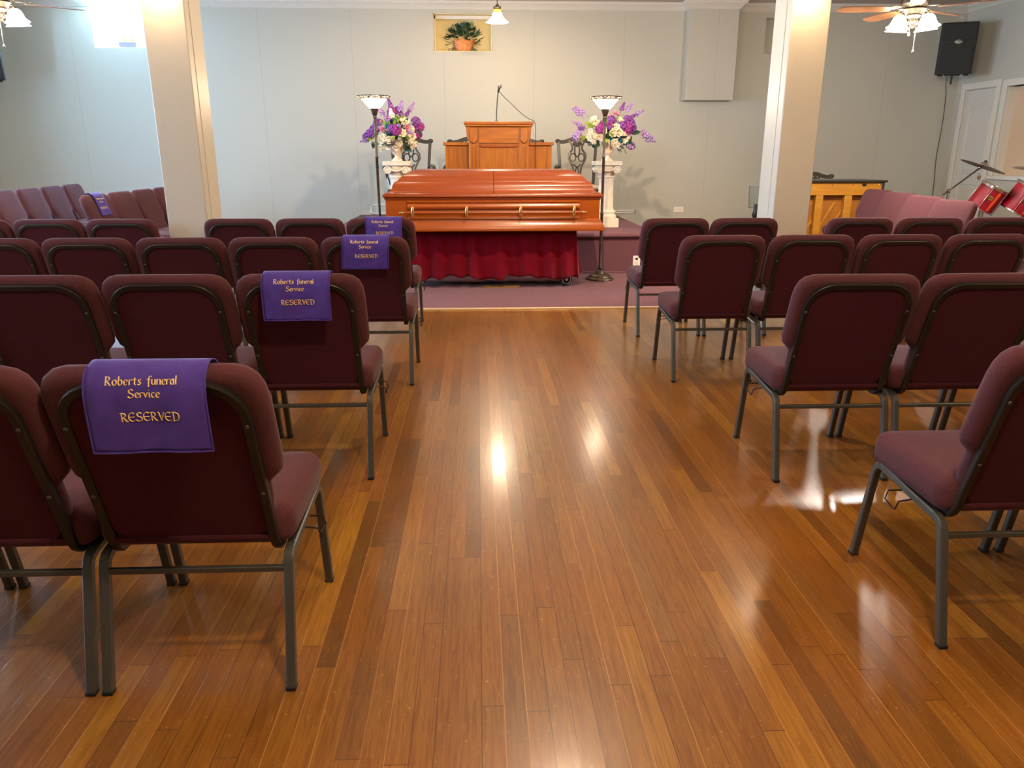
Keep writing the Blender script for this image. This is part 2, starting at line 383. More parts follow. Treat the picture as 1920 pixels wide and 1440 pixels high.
# crown mouldings
cp = [(0, 0), (.012, 0), (.02, .012), (.028, .02), (.045, .045), (.07, .062), (.085, .075), (.085, .085), (.10, .1), (0, .1)]
def crown(n, p, q, nx, ny, lab=None):
    rings = [[(x+nx*a, y+ny*a, 3.32+b) for a, b in cp] for x, y in (p, q)]
    st(n, MB().loft(rings), 'wall_white', lab)
crown('trim_5', (-4.60, YB), (3.04, YB), 0, -1, 'crown moulding along the back wall left of the boxed chase'); crown('trim_15', (XL, YB), (-5.375, YB), 0, -1); crown('trim_6', (3.75, YB), (XR, YB), 0, -1)
crown('trim_7', (XR, YF), (XR, YB), -1, 0); crown('trim_8', (XL, YF), (XL, YB), 1, 0)
st('trim_9', MB().box(3.035, 3.745, 11.8, 12.0, 2.105, 3.40), 'wall', 'boxed chase hanging on the back wall', bevel=.004)
mb = MB(); rr = []
for (a, b) in cp: rr.append([(3.035-a, 12.0, 3.32+b), (3.035-a, 11.8-a, 3.32+b), (3.745+a, 11.8-a, 3.32+b), (3.745+a, 12.0, 3.32+b)])
vs = [p for r in rr for p in r]; fs = [(i*4+q, i*4+q+1, ((i+1) % len(rr))*4+q+1, ((i+1) % len(rr))*4+q) for i in range(len(rr)) for q in range(3)]
mb.add(vs, fs); st('trim_10', mb, 'wall_white', 'crown moulding around the boxed chase')
# baseboards
st('baseboard_back', MB().box(2.1, XR, 11.98, 12, 0, .12), 'wall_white', bevel=.004)
st('baseboard_left', MB().box(XL, XL+.02, YF, YB, 0, .12), 'wall_white', bevel=.004)
st('baseboard_right', MB().box(XR-.02, XR, YF, 10.97, 0, .12), 'wall_white', bevel=.004)
# columns
def column(x0, x1, y0, y1, lab):
    mb = MB().box(x0, x1, y0, y1, 0, ZC); o = st('column', mb, 'column', lab, bevel=.008)
    w = .012
    c = MB().box(x0+.0, x0+.02, y0-.004, y0+.02, 0, ZC) if 0 else MB()
    s = x1 if x0 < 0 else x0-.004
    c.box(s, s+.004, y0+.10, y0+.125, 0, ZC); c.build('corner_bead', 'column', o, bevel=.001)
    return o
column(-2.325, -2.03, 5.97, 6.32, 'square cream column between the left seats')
column(2.275, 2.56, 5.97, 6.32, 'square cream column between the right seats')
# platform
pl = MB().box(-1.75, 2.05, 9.0, YB, 0, .462); st('stage_platform', pl, 'carpet_v', 'raised platform covered in mauve carpet')
ps = MB().prism([(8.955, .44), (8.965, .425), (9.0, .42), (YB, .42), (YB, .47), (8.985, .47), (8.965, .463)], lambda a, b, d: (d, a, b), -1.775, 2.075)
st('stage_platform_top', ps, 'carpet', 'rolled carpet nosing and top of the platform')
st('trim_11', MB().box(-1.75, 2.05, 8.975, 9.0, 0, .03), 'carpet', 'carpet base strip at the platform foot', bevel=.006)
st('choir_riser', MB().box(-6.9, -2.95, 7.25, 11.9, 0, .09), 'carpet', 'low carpeted riser under the left choir chairs')
st('choir_riser', MB().box(3.3, 5.2, 6.5, 9.35, 0, .06), 'carpet', 'low carpeted riser under the right choir chairs')
# right wall: door and recessed window
d = st('door_1', MB().box(XR+.05, XR+.09, 11.065, 11.765, .01, 2.245), 'door', 'white panelled door with an arched upper panel', bevel=.003)
def arch(y0, y1, z0, z1, rise, n=10):
    p = [(y0, z0), (y1, z0), (y1, z1)]
    for i in range(1, n): t = i/n; p.append((y1+(y0-y1)*t, z1+rise*math.sin(PI*t)**1.5))
    p.append((y0, z1)); return p
for (a, b, c, e, r_) in ((11.16, 11.67, 1.08, 1.95, .1), (11.16, 11.67, .12, .92, .0)):
    pm = MB(); o = arch(a, b, c, e, r_) if r_ else [(a, c), (b, c), (b, e), (a, e)]
    o3 = [Vector((XR+.05, y, z)) for y, z in o]
    pm.tube(o3, .011, 6, closed=True); pm.build('panel_moulding', 'door', d)
    cy = (a+b)/2; cz = (c+e)/2
    MB().prism([(cy+(y-cy)*.86, cz+(z-cz)*.9) for y, z in o], lambda p, q, t: (XR+.05-t, p, q), -.002, .008).build('raised_panel', 'door', d, bevel=.004)
kb = MB(); T = Matrix.Translation((XR+.05, 11.12, 1.03)) @ Matrix.Rotation(-PI/2, 4, 'Y')
kb.lathe([(.03, 0), (.03, .006), (.012, .012), (.012, .035), (.028, .045), (.03, .06), (.02, .072), (0, .074)], 16, T); kb.build('door_knob', 'brass', d)
def frame_yz(n, y0, y1, z0, z1, w, x, t, lab, bottom=False):
    mb = MB().box(x-t, x, y0-w, y0, z0, z1+w).box(x-t, x, y1, y1+w, z0, z1+w).box(x-t, x, y0, y1, z1, z1+w)
    if bottom: mb.box(x-t-.015, x, y0-w, y1+w, z0-w*.6, z0)
    st(n, mb, 'wall_white', lab, bevel=.005)
frame_yz('trim_12', 11.06, 11.77, 0, 2.25, .09, XR, .02, 'white casing around the door')
MB()
st('trim_13', MB().box(XR, XR+.14, 11.765, 11.78, 0, 2.25).box(XR, XR+.14, 11.05, 11.065, 0, 2.25).box(XR, XR+.14, 11.05, 11.78, 2.245, 2.26), 'door', 'door jamb')
frame_yz('trim_14', 9.5, 10.83, 1.065, 2.23, .09, XR, .02, 'white casing around the beige blind window', True)
w5 = st('window_5', MB().box(XR, XR+.16, 10.82, 10.835, 1.06, 2.235).box(XR, XR+.16, 9.49, 9.5, 1.06, 2.235).box(XR, XR+.16, 9.5, 10.83, 2.23, 2.24).box(XR, XR+.16, 9.5, 10.83, 1.055, 1.068), 'wall_white', 'recessed side window closed by a beige blind')
MB().box(XR+.13, XR+.15, 9.5, 10.83, 1.06, 2.235).build('blind', 'beige_panel', w5)

# ------------------------------------------------------------------ church chair
TV = Vector((0, -.155, .457)).normalized(); NV = Vector((0, TV.z, -TV.y)); P0 = Vector((0, .085, .40))
def bk(x, s, d): return Vector((x, 0, 0))+P0+TV*s+NV*d
SIDE = [(.0, 0), (.04, .16), (.080, .318), (.087, .338), (.101, .350), (.12, .354), (.25, .364), (.40, .378), (.43, .379), (.452, .370), (.466, .348), (.50, .18), (.535, .0)]
def seg(a, b, x): return [Vector((x, y, z)) for y, z in SIDE[a:b]]
def make_chair():
    t = thing('church_chair', (0, 0, 0), '', 'chair', 'maroon upholstered church chairs')
    for x in (-.236, .236):
        for nm, a, b in (('rear_leg', 0, 6), ('front_leg', 8, 13)):
            p = seg(a, b, x); l = MB().tube(p, (.025, .025), side=(1, 0, 0)).build('leg', 'frame' if nm == 'rear_leg' else 'frame', t, ang=30)
            e = p[0] if a == 0 else p[-1]
            MB().box(e.x-.0135, e.x+.0135, e.y-.0135, e.y+.0135, 0, .012).build('foot_cap', 'rubber', l, bevel=.003)
        MB().tube(seg(5, 9, x), (.025, .025), side=(1, 0, 0)).build('seat_rail', 'frame', t, ang=30)
    MB().tube([(-.226, .078, .313), (.226, .078, .313)], (.016, .016), side=(0, 1, 0)).build('stretcher', 'frame', t)
    # seat cushion
    o = rrect(-.253, .253, .085, .50, .05, 5)
    MB().pillow(o, lambda a, b, d: (a, b, .372+d-.05*max(0, (.20-b))*.0-.02*max(0, .25-b)), .112, .038, .008, (.05, .09)).build('seat', 'fabric', t, ang=60)
    MB().box(-.22, .22, .12, .46, .370, .386).build('seat_pan', 'blackplastic', t)
    # backrest cushion
    R = [(.16, .012), (.19, .02), (.208, .04), (.212, .10), (.214, .165), (.232, .185), (.250, .205), (.2565, .235), (.2565, .30), (.2565, .38), (.2560, .418), (.251, .455), (.239, .483), (.217, .502), (.185, .511), (.12, .512), (.05, .512)]
    o = R+[(-a, b) for a, b in R[::-1]]
    MB().pillow(o, lambda a, b, d: bk(a, b, .006+d), .062, .030, .010, (.015, .03)).build('backrest', 'fabric', t, ang=60)
    o = rrect(-.196, .196, -.008, .473, .075, 5)
    pb = MB().prism(o, lambda a, b, d: bk(a, b, d), -.003, .02)
    pb.tube([bk(-.196, .004, -.002), bk(.196, .004, -.002)], (.02, .016), side=(0, 1, 0)).build('back_panel', 'fabric_shaded', t, ang=50)
    # back frame tube
    xs = .205
    r = [Vector((xs, .165, .366)), Vector((xs, .140, .360)), Vector((xs, .115, .362)), Vector((xs, .097, .377)), bk(xs, .01, -.002), bk(xs, .04, 0), bk(xs, .2, 0), bk(xs, .385, 0)]
    arc = [bk(xs-.095+.095*math.cos(a), .385+.095*math.sin(a), 0) for a in [PI/2*i/6 for i in range(1, 7)]]
    half = r+arc; full = half+[Vector((-p.x, p.y, p.z)) for p in half[::-1]]
    MB().tube(full, (.024, .02), side=(1, 0, 0)).build('back_frame', 'frame_dark', t, ang=30)
    for x in (-xs, xs):
        for s_ in (.16, .37):
            q = Matrix.Translation(bk(x, s_, -.010)) @ NV.to_track_quat('Z', 'Y').to_matrix().to_4x4()
            MB().sphere((0, 0, 0), .006, 8, 6, (1, 1, .5), T=q).build('bolt', 'frame', t)
    return t
proto = make_chair()
def hooks(t, sx):
    mb = MB(); x = sx*.238
    for dy in (0,):
        p = [(x, .235, .352), (x+sx*.045, .235, .345), (x+sx*.052, .240, .318), (x+sx*.040, .275, .305), (x+sx*.052, .300, .325), (x+sx*.045, .300, .352), (x, .300, .352)]
        mb.tube(p, .0028, 6)
    mb.build('coupling_hook', 'frame_dark', t)
ORD = ['nearest', 'second nearest', 'third', 'frontmost']
SEAT = ['aisle seat', 'second seat from the aisle', 'third seat from the aisle', 'fourth seat from the aisle', 'fifth seat from the aisle', 'sixth seat from the aisle']
first = [True]
def put(x, y, z, rz, label):
    if first[0]:
        first[0] = False; proto.location = (x, y, z); proto.rotation_euler = (0, 0, rz); proto['label'] = label; return proto
    return dup(proto, (x, y, z), rz, label)
LEFT = [(1.735, [-.742, -1.257, -1.772]), (3.098, [-.713, -1.233, -1.753, -2.27]), (4.51, [-.652, -1.172, -1.692, -2.212, -2.732]), (5.85, [-.722, -1.240, -1.758, -2.605, -3.125, -3.645])]
RIGHT = [(1.834, [1.543, 2.062]), (2.994, [1.502, 2.022, 2.54]), (4.509, [1.430, 1.962, 2.490, 3.02]), (5.742, [1.457, 1.972, 2.845, 3.385, 3.925])]
aisle = []
for side, rows in (('left', LEFT), ('right', RIGHT)):
    for ri, (y, xs_) in enumerate(rows):
        for ci, x in enumerate(xs_):
            j = math.radians(random.uniform(-.5, .5)); dy = random.uniform(-.006, .006) if ci else 0
            lab = 'maroon church chair, %s of the %s row, %s block' % (SEAT[ci], ORD[ri], side)
            if side == 'left' and ci == 0: lab = 'maroon chair under a purple reserved cloth, aisle seat of the %s row' % ORD[ri]
            c = put(x, y+dy, 0, j, lab)
            if ci == 0: aisle.append((side, c))
for side, c in aisle: hooks(c, 1 if side == 'left' else -1)
# choir chairs, turned toward the middle
def row(p0, p1, n, rz, base, labels):
    out = []
    for i in range(n):
        t = i/(n-1) if n > 1 else 0
        out.append(put(p0[0]+(p1[0]-p0[0])*t, p0[1]+(p1[1]-p0[1])*t, base, rz, labels[i]))
    return out
nth = ['nearest', 'second nearest', 'third nearest', 'farthest']
L2 = row((-3.60, 7.63), (-3.60, 9.28), 4, math.radians(-90), .09, ['maroon choir chair facing right by the left column, %s of its row' % nth[i] if i else 'maroon choir chair left of the left column with a purple cloth on it' for i in range(4)])
L1 = row((-4.93, 8.45), (-5.08, 10.20), 4, math.radians(-86), .09, ['maroon choir chair in the rearmost left choir row, %s of that row' % nth[i] for i in range(4)])
R1 = row((4.22, 6.83), (4.62, 8.98), 4, math.radians(98), .06, ['maroon choir chair facing left in front of the piano, %s of the four' % nth[i] for i in range(4)])

# ------------------------------------------------------------------ reserved cloths with uncial lettering
def arcp(cx, cy, rx, ry, a0, a1, n=12): return [(cx+rx*math.cos(math.radians(a0+(a1-a0)*i/n)), cy+ry*math.sin(math.radians(a0+(a1-a0)*i/n))) for i in range(n+1)]
G = {
 'R': (.78, [[(.14, 0), (.14, 1)], arcp(.14, .74, .42, .26, 95, -90)+[], [(.28, .5), (.5, .2), (.62, .03), (.78, .0)], [(0, .97), (.14, 1)]]),
 'o': (.56, [arcp(.28, .3, .23, .3, 0, 360, 18)]), 'b': (.56, [[(.08, 1), (.08, .1)], arcp(.28, .3, .22, .3, 180, -180, 18)]),
 'e': (.50, [arcp(.27, .3, .21, .3, 20, 320, 14), [(.08, .28), (.25, .3), (.46, .40)]]), 'r': (.42, [[(.08, .62), (.08, 0)], [(.08, .42), (.2, .58), (.38, .60), (.42, .52)]]),
 't': (.42, [[(.17, .85), (.17, .15), (.26, 0), (.40, .06)], [(0, .6), (.38, .6)]]), 's': (.42, [catmull([(.38, .52), (.24, .62), (.09, .5), (.2, .33), (.36, .2), (.24, .0), (.04, .08)], 4)]),
 'f': (.46, [[(.52, .9), (.38, 1.0), (.24, .92), (.2, .7), (.2, -.22)], [(.0, .6), (.42, .6)]]), 'u': (.56, [[(.08, .62), (.08, .15), (.2, 0), (.36, .06), (.44, .2)], [(.45, .62), (.45, .0), (.54, 0)]]),
 'n': (.56, [[(.08, .62), (.08, 0)], [(.08, .42), (.22, .6), (.4, .58), (.45, .4), (.45, 0), (.54, 0)]]), 'a': (.52, [arcp(.25, .26, .19, .26, 0, 360, 16), [(.1, .56), (.3, .63), (.44, .5), (.44, 0), (.52, 0)]]),
 'l': (.24, [[(.1, 1.0), (.1, .06), (.22, 0)]]), 'S': (.72, [catmull([(.66, .86), (.4, 1.0), (.14, .84), (.2, .6), (.5, .46), (.64, .24), (.42, .0), (.1, .06), (.02, .2)], 4), [(.2, .98), (.2, .6)]]),
 'v': (.50, [[(.02, .62), (.22, 0), (.46, .64)]]), 'i': (.24, [[(.1, .62), (.1, .04), (.2, 0)], [(.06, .84), (.14, .9)]]), 'c': (.46, [arcp(.27, .3, .21, .3, 45, 315, 12)]),
 'E': (.74, [arcp(.42, .5, .38, .5, 50, 310, 16), [(.05, .5), (.68, .5)]]), 'V': (.74, [[(.02, 1), (.14, .97), (.38, 0), (.72, 1.02)]]), 'D': (.86, [[(.2, .98), (.2, 0)], [(.05, 1.0), (.4, 1.0), (.74, .84), (.82, .5), (.72, .14), (.4, 0), (.08, .0)]]), ' ': (.45, [])}
def word_strokes(txt, h, track=.10):
    out = []; x = 0
    for ch in txt:
        w, ss = G[ch]
        for s_ in ss: out.append([(x+a*h, b*h) for a, b in s_])
        x += (w+track)*h
    W = x-track*h
    return [[(a-W/2, b) for a, b in s_] for s_ in out]
CPATH = catmull([(y_, z_, 0) for y_, z_ in [(.098, .62), (.088, .65), (.078, .68), (.0675, .71), (.0575, .74), (.047, .77), (.037, .80), (.027, .83), (.018, .856), (.006, .881), (-.012, .898), (-.034, .905), (-.057, .900), (-.078, .886), (-.092, .866), (-.097, .845), (-.099, .82), (-.099, .70), (-.099, .58)]], 6)
_cl = [0]
for _a, _b in zip(CPATH, CPATH[1:]): _cl.append(_cl[-1]+(_b-_a).length)
_c0 = _cl[11*6]
def cloth_pt(u, v, off, tilt):
    # v: distance from the crest, positive down the rear side, negative down the seat side
    t = min(max(_c0+v, 0), _cl[-1]-1e-6); i = 0
    while _cl[i+1] < t: i += 1
    k = (t-_cl[i])/(_cl[i+1]-_cl[i]); p = CPATH[i].lerp(CPATH[i+1], k); d_ = (CPATH[i+1]-CPATH[i]).normalized(); nrm = (d_.y, -d_.x)   # outward
    w = .003*math.sin(u*38+tilt*9)*min(1, max(0, v-.06)/.08)
    hg = min(1, max(0, v-.06)/.08)
    return Vector((u+tilt*max(0, v-.05)*.3, p.x+nrm[0]*off+w-.004*hg, p.y+nrm[1]*off+tilt*u*.05*min(1, max(0, v)/.05)))
def make_cloth(x, y, z, rz, tilt, label, dx=0, flip=False, w=.262, drop=.225):
    t = thing('reserved_cloth', (x, y, z), label, 'cloth', 'purple reserved cloths over the aisle chairs', rz)
    vs = []; nu, nv = 22, 40; V0, V1 = -.16, drop
    for i in range(nv+1):
        v = V0+(V1-V0)*i/nv
        for j in range(nu+1):
            u = dx-w/2+w*j/nu; p = cloth_pt(u, v, .003, tilt)
            if v > drop-.002: p.z += .004*math.sin(j*.7)
            vs.append(p)
    fs = [(i*(nu+1)+j, i*(nu+1)+j+1, (i+1)*(nu+1)+j+1, (i+1)*(nu+1)+j) for i in range(nv) for j in range(nu)]
    o = MB().add(vs, fs).build('cloth', 'cloth', t, ang=180)
    so = o.modifiers.new('thick', 'SOLIDIFY'); so.thickness = .0028; so.offset = 0
    hem = MB(); rt = [cloth_pt(dx+a, b, .0052, tilt) for a, b in [(-w/2, .03+(drop-.03)*i/12) for i in range(13)]+[(-w/2+w*i/12, drop) for i in range(13)]+[(w/2, drop-(drop-.03)*i/12) for i in range(13)]]
    hem.tube(rt, .0022, 6); hem.build('hem', 'cloth', t)
    for part, txt, h, base, cx, tr in (('n', 'Roberts', .0185, .074, -.046, .10), ('n', 'funeral', .0185, .074, .038, .04), ('n', 'Service', .0185, .101, -.002, .06), ('r', 'RESERVED', .0195, .153, .006, .06)):
        mb = MB()
        for s_ in word_strokes(txt, h, tr):
            pts = []
            for a, b in zip(s_, s_[1:]):
                for k in range(2): pts.append((a[0]+(b[0]-a[0])*k/2, a[1]+(b[1]-a[1])*k/2))
            pts.append(s_[-1]); V = []; F = []
            for i, (a, b) in enumerate(pts):
                p = pts[max(i-1, 0)]; q = pts[min(i+1, len(pts)-1)]; th = math.atan2(q[1]-p[1], q[0]-p[0])
                hw = .5*(.0011+.0021*abs(math.sin(th-math.radians(25)))); nx, ny = -math.sin(th)*hw, math.cos(th)*hw
                for (sx, sy, off) in ((nx, ny, .0046), (nx*.5, ny*.5, .0058), (-nx*.5, -ny*.5, .0058), (-nx, -ny, .0046)):
                    V.append(cloth_pt(dx+cx+a+sx, base-(b+sy), off, tilt))
            for i in range(len(pts)-1):
                for q in range(3): F.append((i*4+q, i*4+q+1, (i+1)*4+q+1, (i+1)*4+q))
            F.append((0, 1, 2, 3)); F.append(tuple(len(V)-4+k for k in (3, 2, 1, 0)))
            mb.add(V, F)
        mb.build('embroidered_word', 'thread', t, ang=60)
    return t
lab = 'purple cloth with gold RESERVED lettering over the aisle chair of the %s row'
make_cloth(-.742, 1.735, 0, 0, .13, lab % 'nearest', dx=.008, drop=.226)
make_cloth(-.713, 3.098, 0, 0, .05, lab % 'second nearest', dx=-.0, drop=.215)
make_cloth(-.652, 4.51, 0, 0, -.15, lab % 'third', dx=.015, drop=.215)
make_cloth(-.722, 5.85, 0, 0, 0, lab % 'frontmost', dx=.03, drop=.215)
c0 = L2[0]
# this one hangs down the seat side of a choir chair: mirrored about the back so its lettering faces the middle
def make_front_cloth(chair):
    t = thing('reserved_cloth', chair.location, 'small purple reserved cloth over a choir chair left of the left column', 'cloth', 'purple reserved cloths over the aisle chairs', chair.rotation_euler.z)
    def pt(u, v, off): return cloth_pt(-u, -v, off, 0)
    vs = []; nu, nv = 10, 30
    for i in range(nv+1):
        v = -.12+.36*i/nv
        for j in range(nu+1): vs.append(pt(-.10+.2*j/nu, v, .004))
    fs = [(i*(nu+1)+j, i*(nu+1)+j+1, (i+1)*(nu+1)+j+1, (i+1)*(nu+1)+j) for i in range(nv) for j in range(nu)]
    o = MB().add(vs, fs).build('cloth', 'cloth', t, ang=180); so = o.modifiers.new('thick', 'SOLIDIFY'); so.thickness = .003; so.offset = 0
    for txt, h, base, cx, tr in (('Roberts', .0175, .085, -.034, .06), ('funeral', .0175, .085, .043, .04), ('Service', .0175, .115, 0, .08), ('RESERVED', .019, .175, 0, .10)):
        mb = MB()
        for s_ in word_strokes(txt, h, tr):
            V = []; F = []
            for i, (a, b) in enumerate(s_):
                p = s_[max(i-1, 0)]; q = s_[min(i+1, len(s_)-1)]; th = math.atan2(q[1]-p[1], q[0]-p[0]); nx, ny = -math.sin(th)*.0015, math.cos(th)*.0015
                for sg in (1, -1): V.append(pt(cx+a+sg*nx, base-(b+sg*ny), .0068))
            for i in range(len(s_)-1): F.append((i*2, i*2+1, i*2+3, i*2+2))
            mb.add(V, F)
        mb.build('embroidered_word', 'thread', t)
make_front_cloth(c0)

# ------------------------------------------------------------------ casket on a draped cart
ck = thing('casket', (.153, 8.25, .60), 'closed polished cherry wood casket with gold handled side rail', 'casket')
def rect(x0, x1, y0, y1, z): return [(x0, y0, z), (x1, y0, z), (x1, y1, z), (x0, y1, z)]
X0, X1, Y0, Y1 = -1.098, 1.099, -.33, .33
def rings(pr, x0=X0, x1=X1, y0=Y0, y1=Y1): return [rect(x0+si, x1-si, y0+fi, y1-fi, z-.60) for fi, si, z in pr]
MB().loft(rings([(.018, .018, .70), (.018, .018, .935)])).build('body', 'cherry', ck, bevel=.004)
MB().loft(rings([(.03, .02, .60), (-.03, -.030, .602), (-.034, -.034, .612), (-.030, -.030, .63), (-.026, -.026, .655), (-.012, -.012, .675), (-.004, -.004, .69), (-.002, -.002, .70), (.006, .004, .703), (.010, .008, .715), (.019, .019, .722)])).build('base_moulding', 'cherry', ck, ang=50)
MB().loft(rings([(.019, .019, .905), (.012, .012, .912), (.010, .010, .93), (.002, .002, .935), (-.006, -.006, .94), (-.006, -.006, .955), (.0, .0, .966), (.03, .03, .968)])).build('rim_moulding', 'cherry_red', ck, ang=50)
lidp = [(.006, .006, .968), (.016, .02, .976), (.03, .035, .98), (.04, .05, .986), (.052, .066, 1.0), (.06, .078, 1.014), (.066, .084, 1.022), (.070, .088, 1.04), (.080, .094, 1.058), (.096, .104, 1.074), (.114, .115, 1.083), (.119, .120, 1.080), (.121, .122, 1.070), (.125, .126, 1.070), (.127, .128, 1.084), (.132, .134, 1.092), (.150, .155, 1.112), (.172, .19, 1.142), (.20, .235, 1.168), (.235, .285, 1.19), (.27, .33, 1.20), (.31, .40, 1.204)]
lidp = [tuple(p) for p in catmull(lidp, 3)]
import bmesh
def lid(side):
    mb = MB().loft(rings(lidp)); o = mb.build('lid', 'cherry_red', ck, ang=55)
    bm = bmesh.new(); bm.from_mesh(o.data); g_ = bm.verts[:]+bm.edges[:]+bm.faces[:]
    r = bmesh.ops.bisect_plane(bm, geom=g_, plane_co=(.008+.0022*side, 0, 0), plane_no=(1, 0, 0), clear_outer=side < 0, clear_inner=side > 0)
    ed = [e for e in r['geom_cut'] if isinstance(e, bmesh.types.BMEdge)]
    bmesh.ops.edgeloop_fill(bm, edges=ed); bm.to_mesh(o.data); bm.free(); o.data.set_sharp_from_angle(angle=math.radians(55)); return o
lid(-1); lid(1)
pp = [(0, .902), (-.016, .901), (-.022, .896), (-.022, .886), (-.010, .878), (-.014, .870), (-.026, .858), (-.030, .842), (-.027, .826), (-.014, .813), (-.006, .808), (-.006, .80), (-.012, .790), (-.010, .770), (-.004, .745), (-.006, .735), (-.014, .728), (-.014, .722), (0, .722)]
MB().prism([(Y0+.018+a, z-.6) for a, z in pp], lambda a, b, d_: (d_, a, b), -.86, .872).build('side_panel', 'cherry', ck, ang=50)
for sy in (-1,):
    yb = Y0+.018-.055
    MB().tube([(-.90, yb, .187), (.90, yb, .187)], .0125, 12).build('rail_handle', 'cherry', ck)
    for x in (-.806, -.267, .275, .815):
        lg = MB().sphere((0, 0, 0), 1, 16, 10, (.017, .012, .058), T=Matrix.Translation((x, yb-.012, .196)))
        lg.tube([(x, yb, .19), (x, Y0+.018, .19)], .009, 8); lg.build('handle_lug', 'gold', ck)
    for s_ in (-1, 1):
        T = Matrix.Translation((s_*.895, yb, .187)) @ Matrix.Rotation(s_*PI/2, 4, 'Y')
        MB().lathe([(.0125, 0), (.017, .002), (.017, .008), (.014, .011), (.015, .035), (.010, .046), (0, .048)], 14, T).build('rail_tip', 'gold', ck)
ct = thing('casket_cart', (.17, 8.27, .006), 'wheeled casket cart hidden by a gathered crimson velvet skirt', 'cart')
MB().box(-.86, .85, -.17, .17, .565, .594).box(-.82, .81, -.03, .03, .14, .18).box(-.02, .02, -.12, .12, .14, .565).box(-.82, -.78, -.12, .19, .13, .16).box(.75, .79, -.12, .19, .13, .16).build('cart_frame', 'blackplastic', ct, bevel=.004)
for sx in (-.80, .765):
    for sy in (-.115, .19):
        T = Matrix.Translation((sx, sy, .062)) @ Matrix.Rotation(PI/2, 4, 'X')
        w = MB(); w.lathe([(.048, -.014), (.058, -.013), (.062, -.006), (.062, .006), (.058, .013), (.048, .014)], 28, T); w = w.build('wheel', 'rubber', ct)
        MB().lathe([(.0, .017), (.012, .018), (.02, .012), (.036, .009), (.041, .015), (.050, .016), (.051, .01), (.051, -.016), (0, -.016)], 28, T).build('hub_cap', 'chrome', w)
        MB().box(sx-.012, sx+.012, sy-.02, sy+.02, .115, .14).tube([(sx, sy-.018, .062), (sx, sy-.018, .13)], .006).build('caster_fork', 'chrome', ct)
def skirt():
    per = []; a, b = .855, .20
    N = 260; L_ = 2*(2*a+2*b)
    rnd = random.Random(3); ph = [rnd.uniform(0, 6.3) for _ in range(6)]
    mb = MB(); rows = 16; vs = []
    for i in range(rows+1):
        t = i/rows
        for j in range(N):
            s_ = j/N*L_
            if s_ < 2*a: x, y, nx, ny = -a+s_, -b, 0, -1
            elif s_ < 2*a+2*b: x, y, nx, ny = a, -b+(s_-2*a), 1, 0
            elif s_ < 4*a+2*b: x, y, nx, ny = a-(s_-2*a-2*b), b, 0, 1
            else: x, y, nx, ny = -a, b-(s_-4*a-2*b), -1, 0
            f = math.sin(s_*27+ph[0]+1.6*math.sin(s_*6+ph[1]))*.65+.35*math.sin(s_*47+ph[2]+math.sin(s_*11))
            amp = .008+.046*t**1.1; fl = .045*t**1.1
            cx = 0
            if abs(nx) > .5 or (abs(abs(x)-a) < .06): cx = (1 if x > 0 else -1)*.035*t
            z = .575-(.575-.100)*t
            if t > .5: z += (.018*math.sin(s_*9+ph[3])+.012*math.sin(s_*31+ph[0]))*(t-.5)*2
            vs.append((x+nx*(fl+amp*f)+cx*(abs(ny))-.008*t, y+ny*(fl+amp*f), z))
    fs = [(i*N+j, i*N+(j+1) % N, (i+1)*N+(j+1) % N, (i+1)*N+j) for i in range(rows) for j in range(N)]
    mb.add(vs, fs); o = mb.build('velvet_skirt', 'velvet', ct, ang=180); so = o.modifiers.new('t', 'SOLIDIFY'); so.thickness = .004
skirt()
rg = thing('floor_register', (.235, 8.08, .006), 'brass heating register in the carpet before the casket', 'vent')
MB().box(-.195, .195, -.06, -.048, 0, .008).box(-.195, .195, .048, .06, 0, .008).box(-.195, -.18, -.06, .06, 0, .008).box(.18, .195, -.06, .06, 0, .008).build('frame', 'brass', rg, bevel=.002)
mb = MB()
for i in range(17): mb.box(-.172+i*.0215, -.164+i*.0215, -.05, .05, .001, .006)
mb.box(-.185, .185, -.004, .004, .001, .006).build('slats', 'brass', rg); MB().box(-.185, .185, -.05, .05, 0, .001).build('backing', 'rubber', rg)

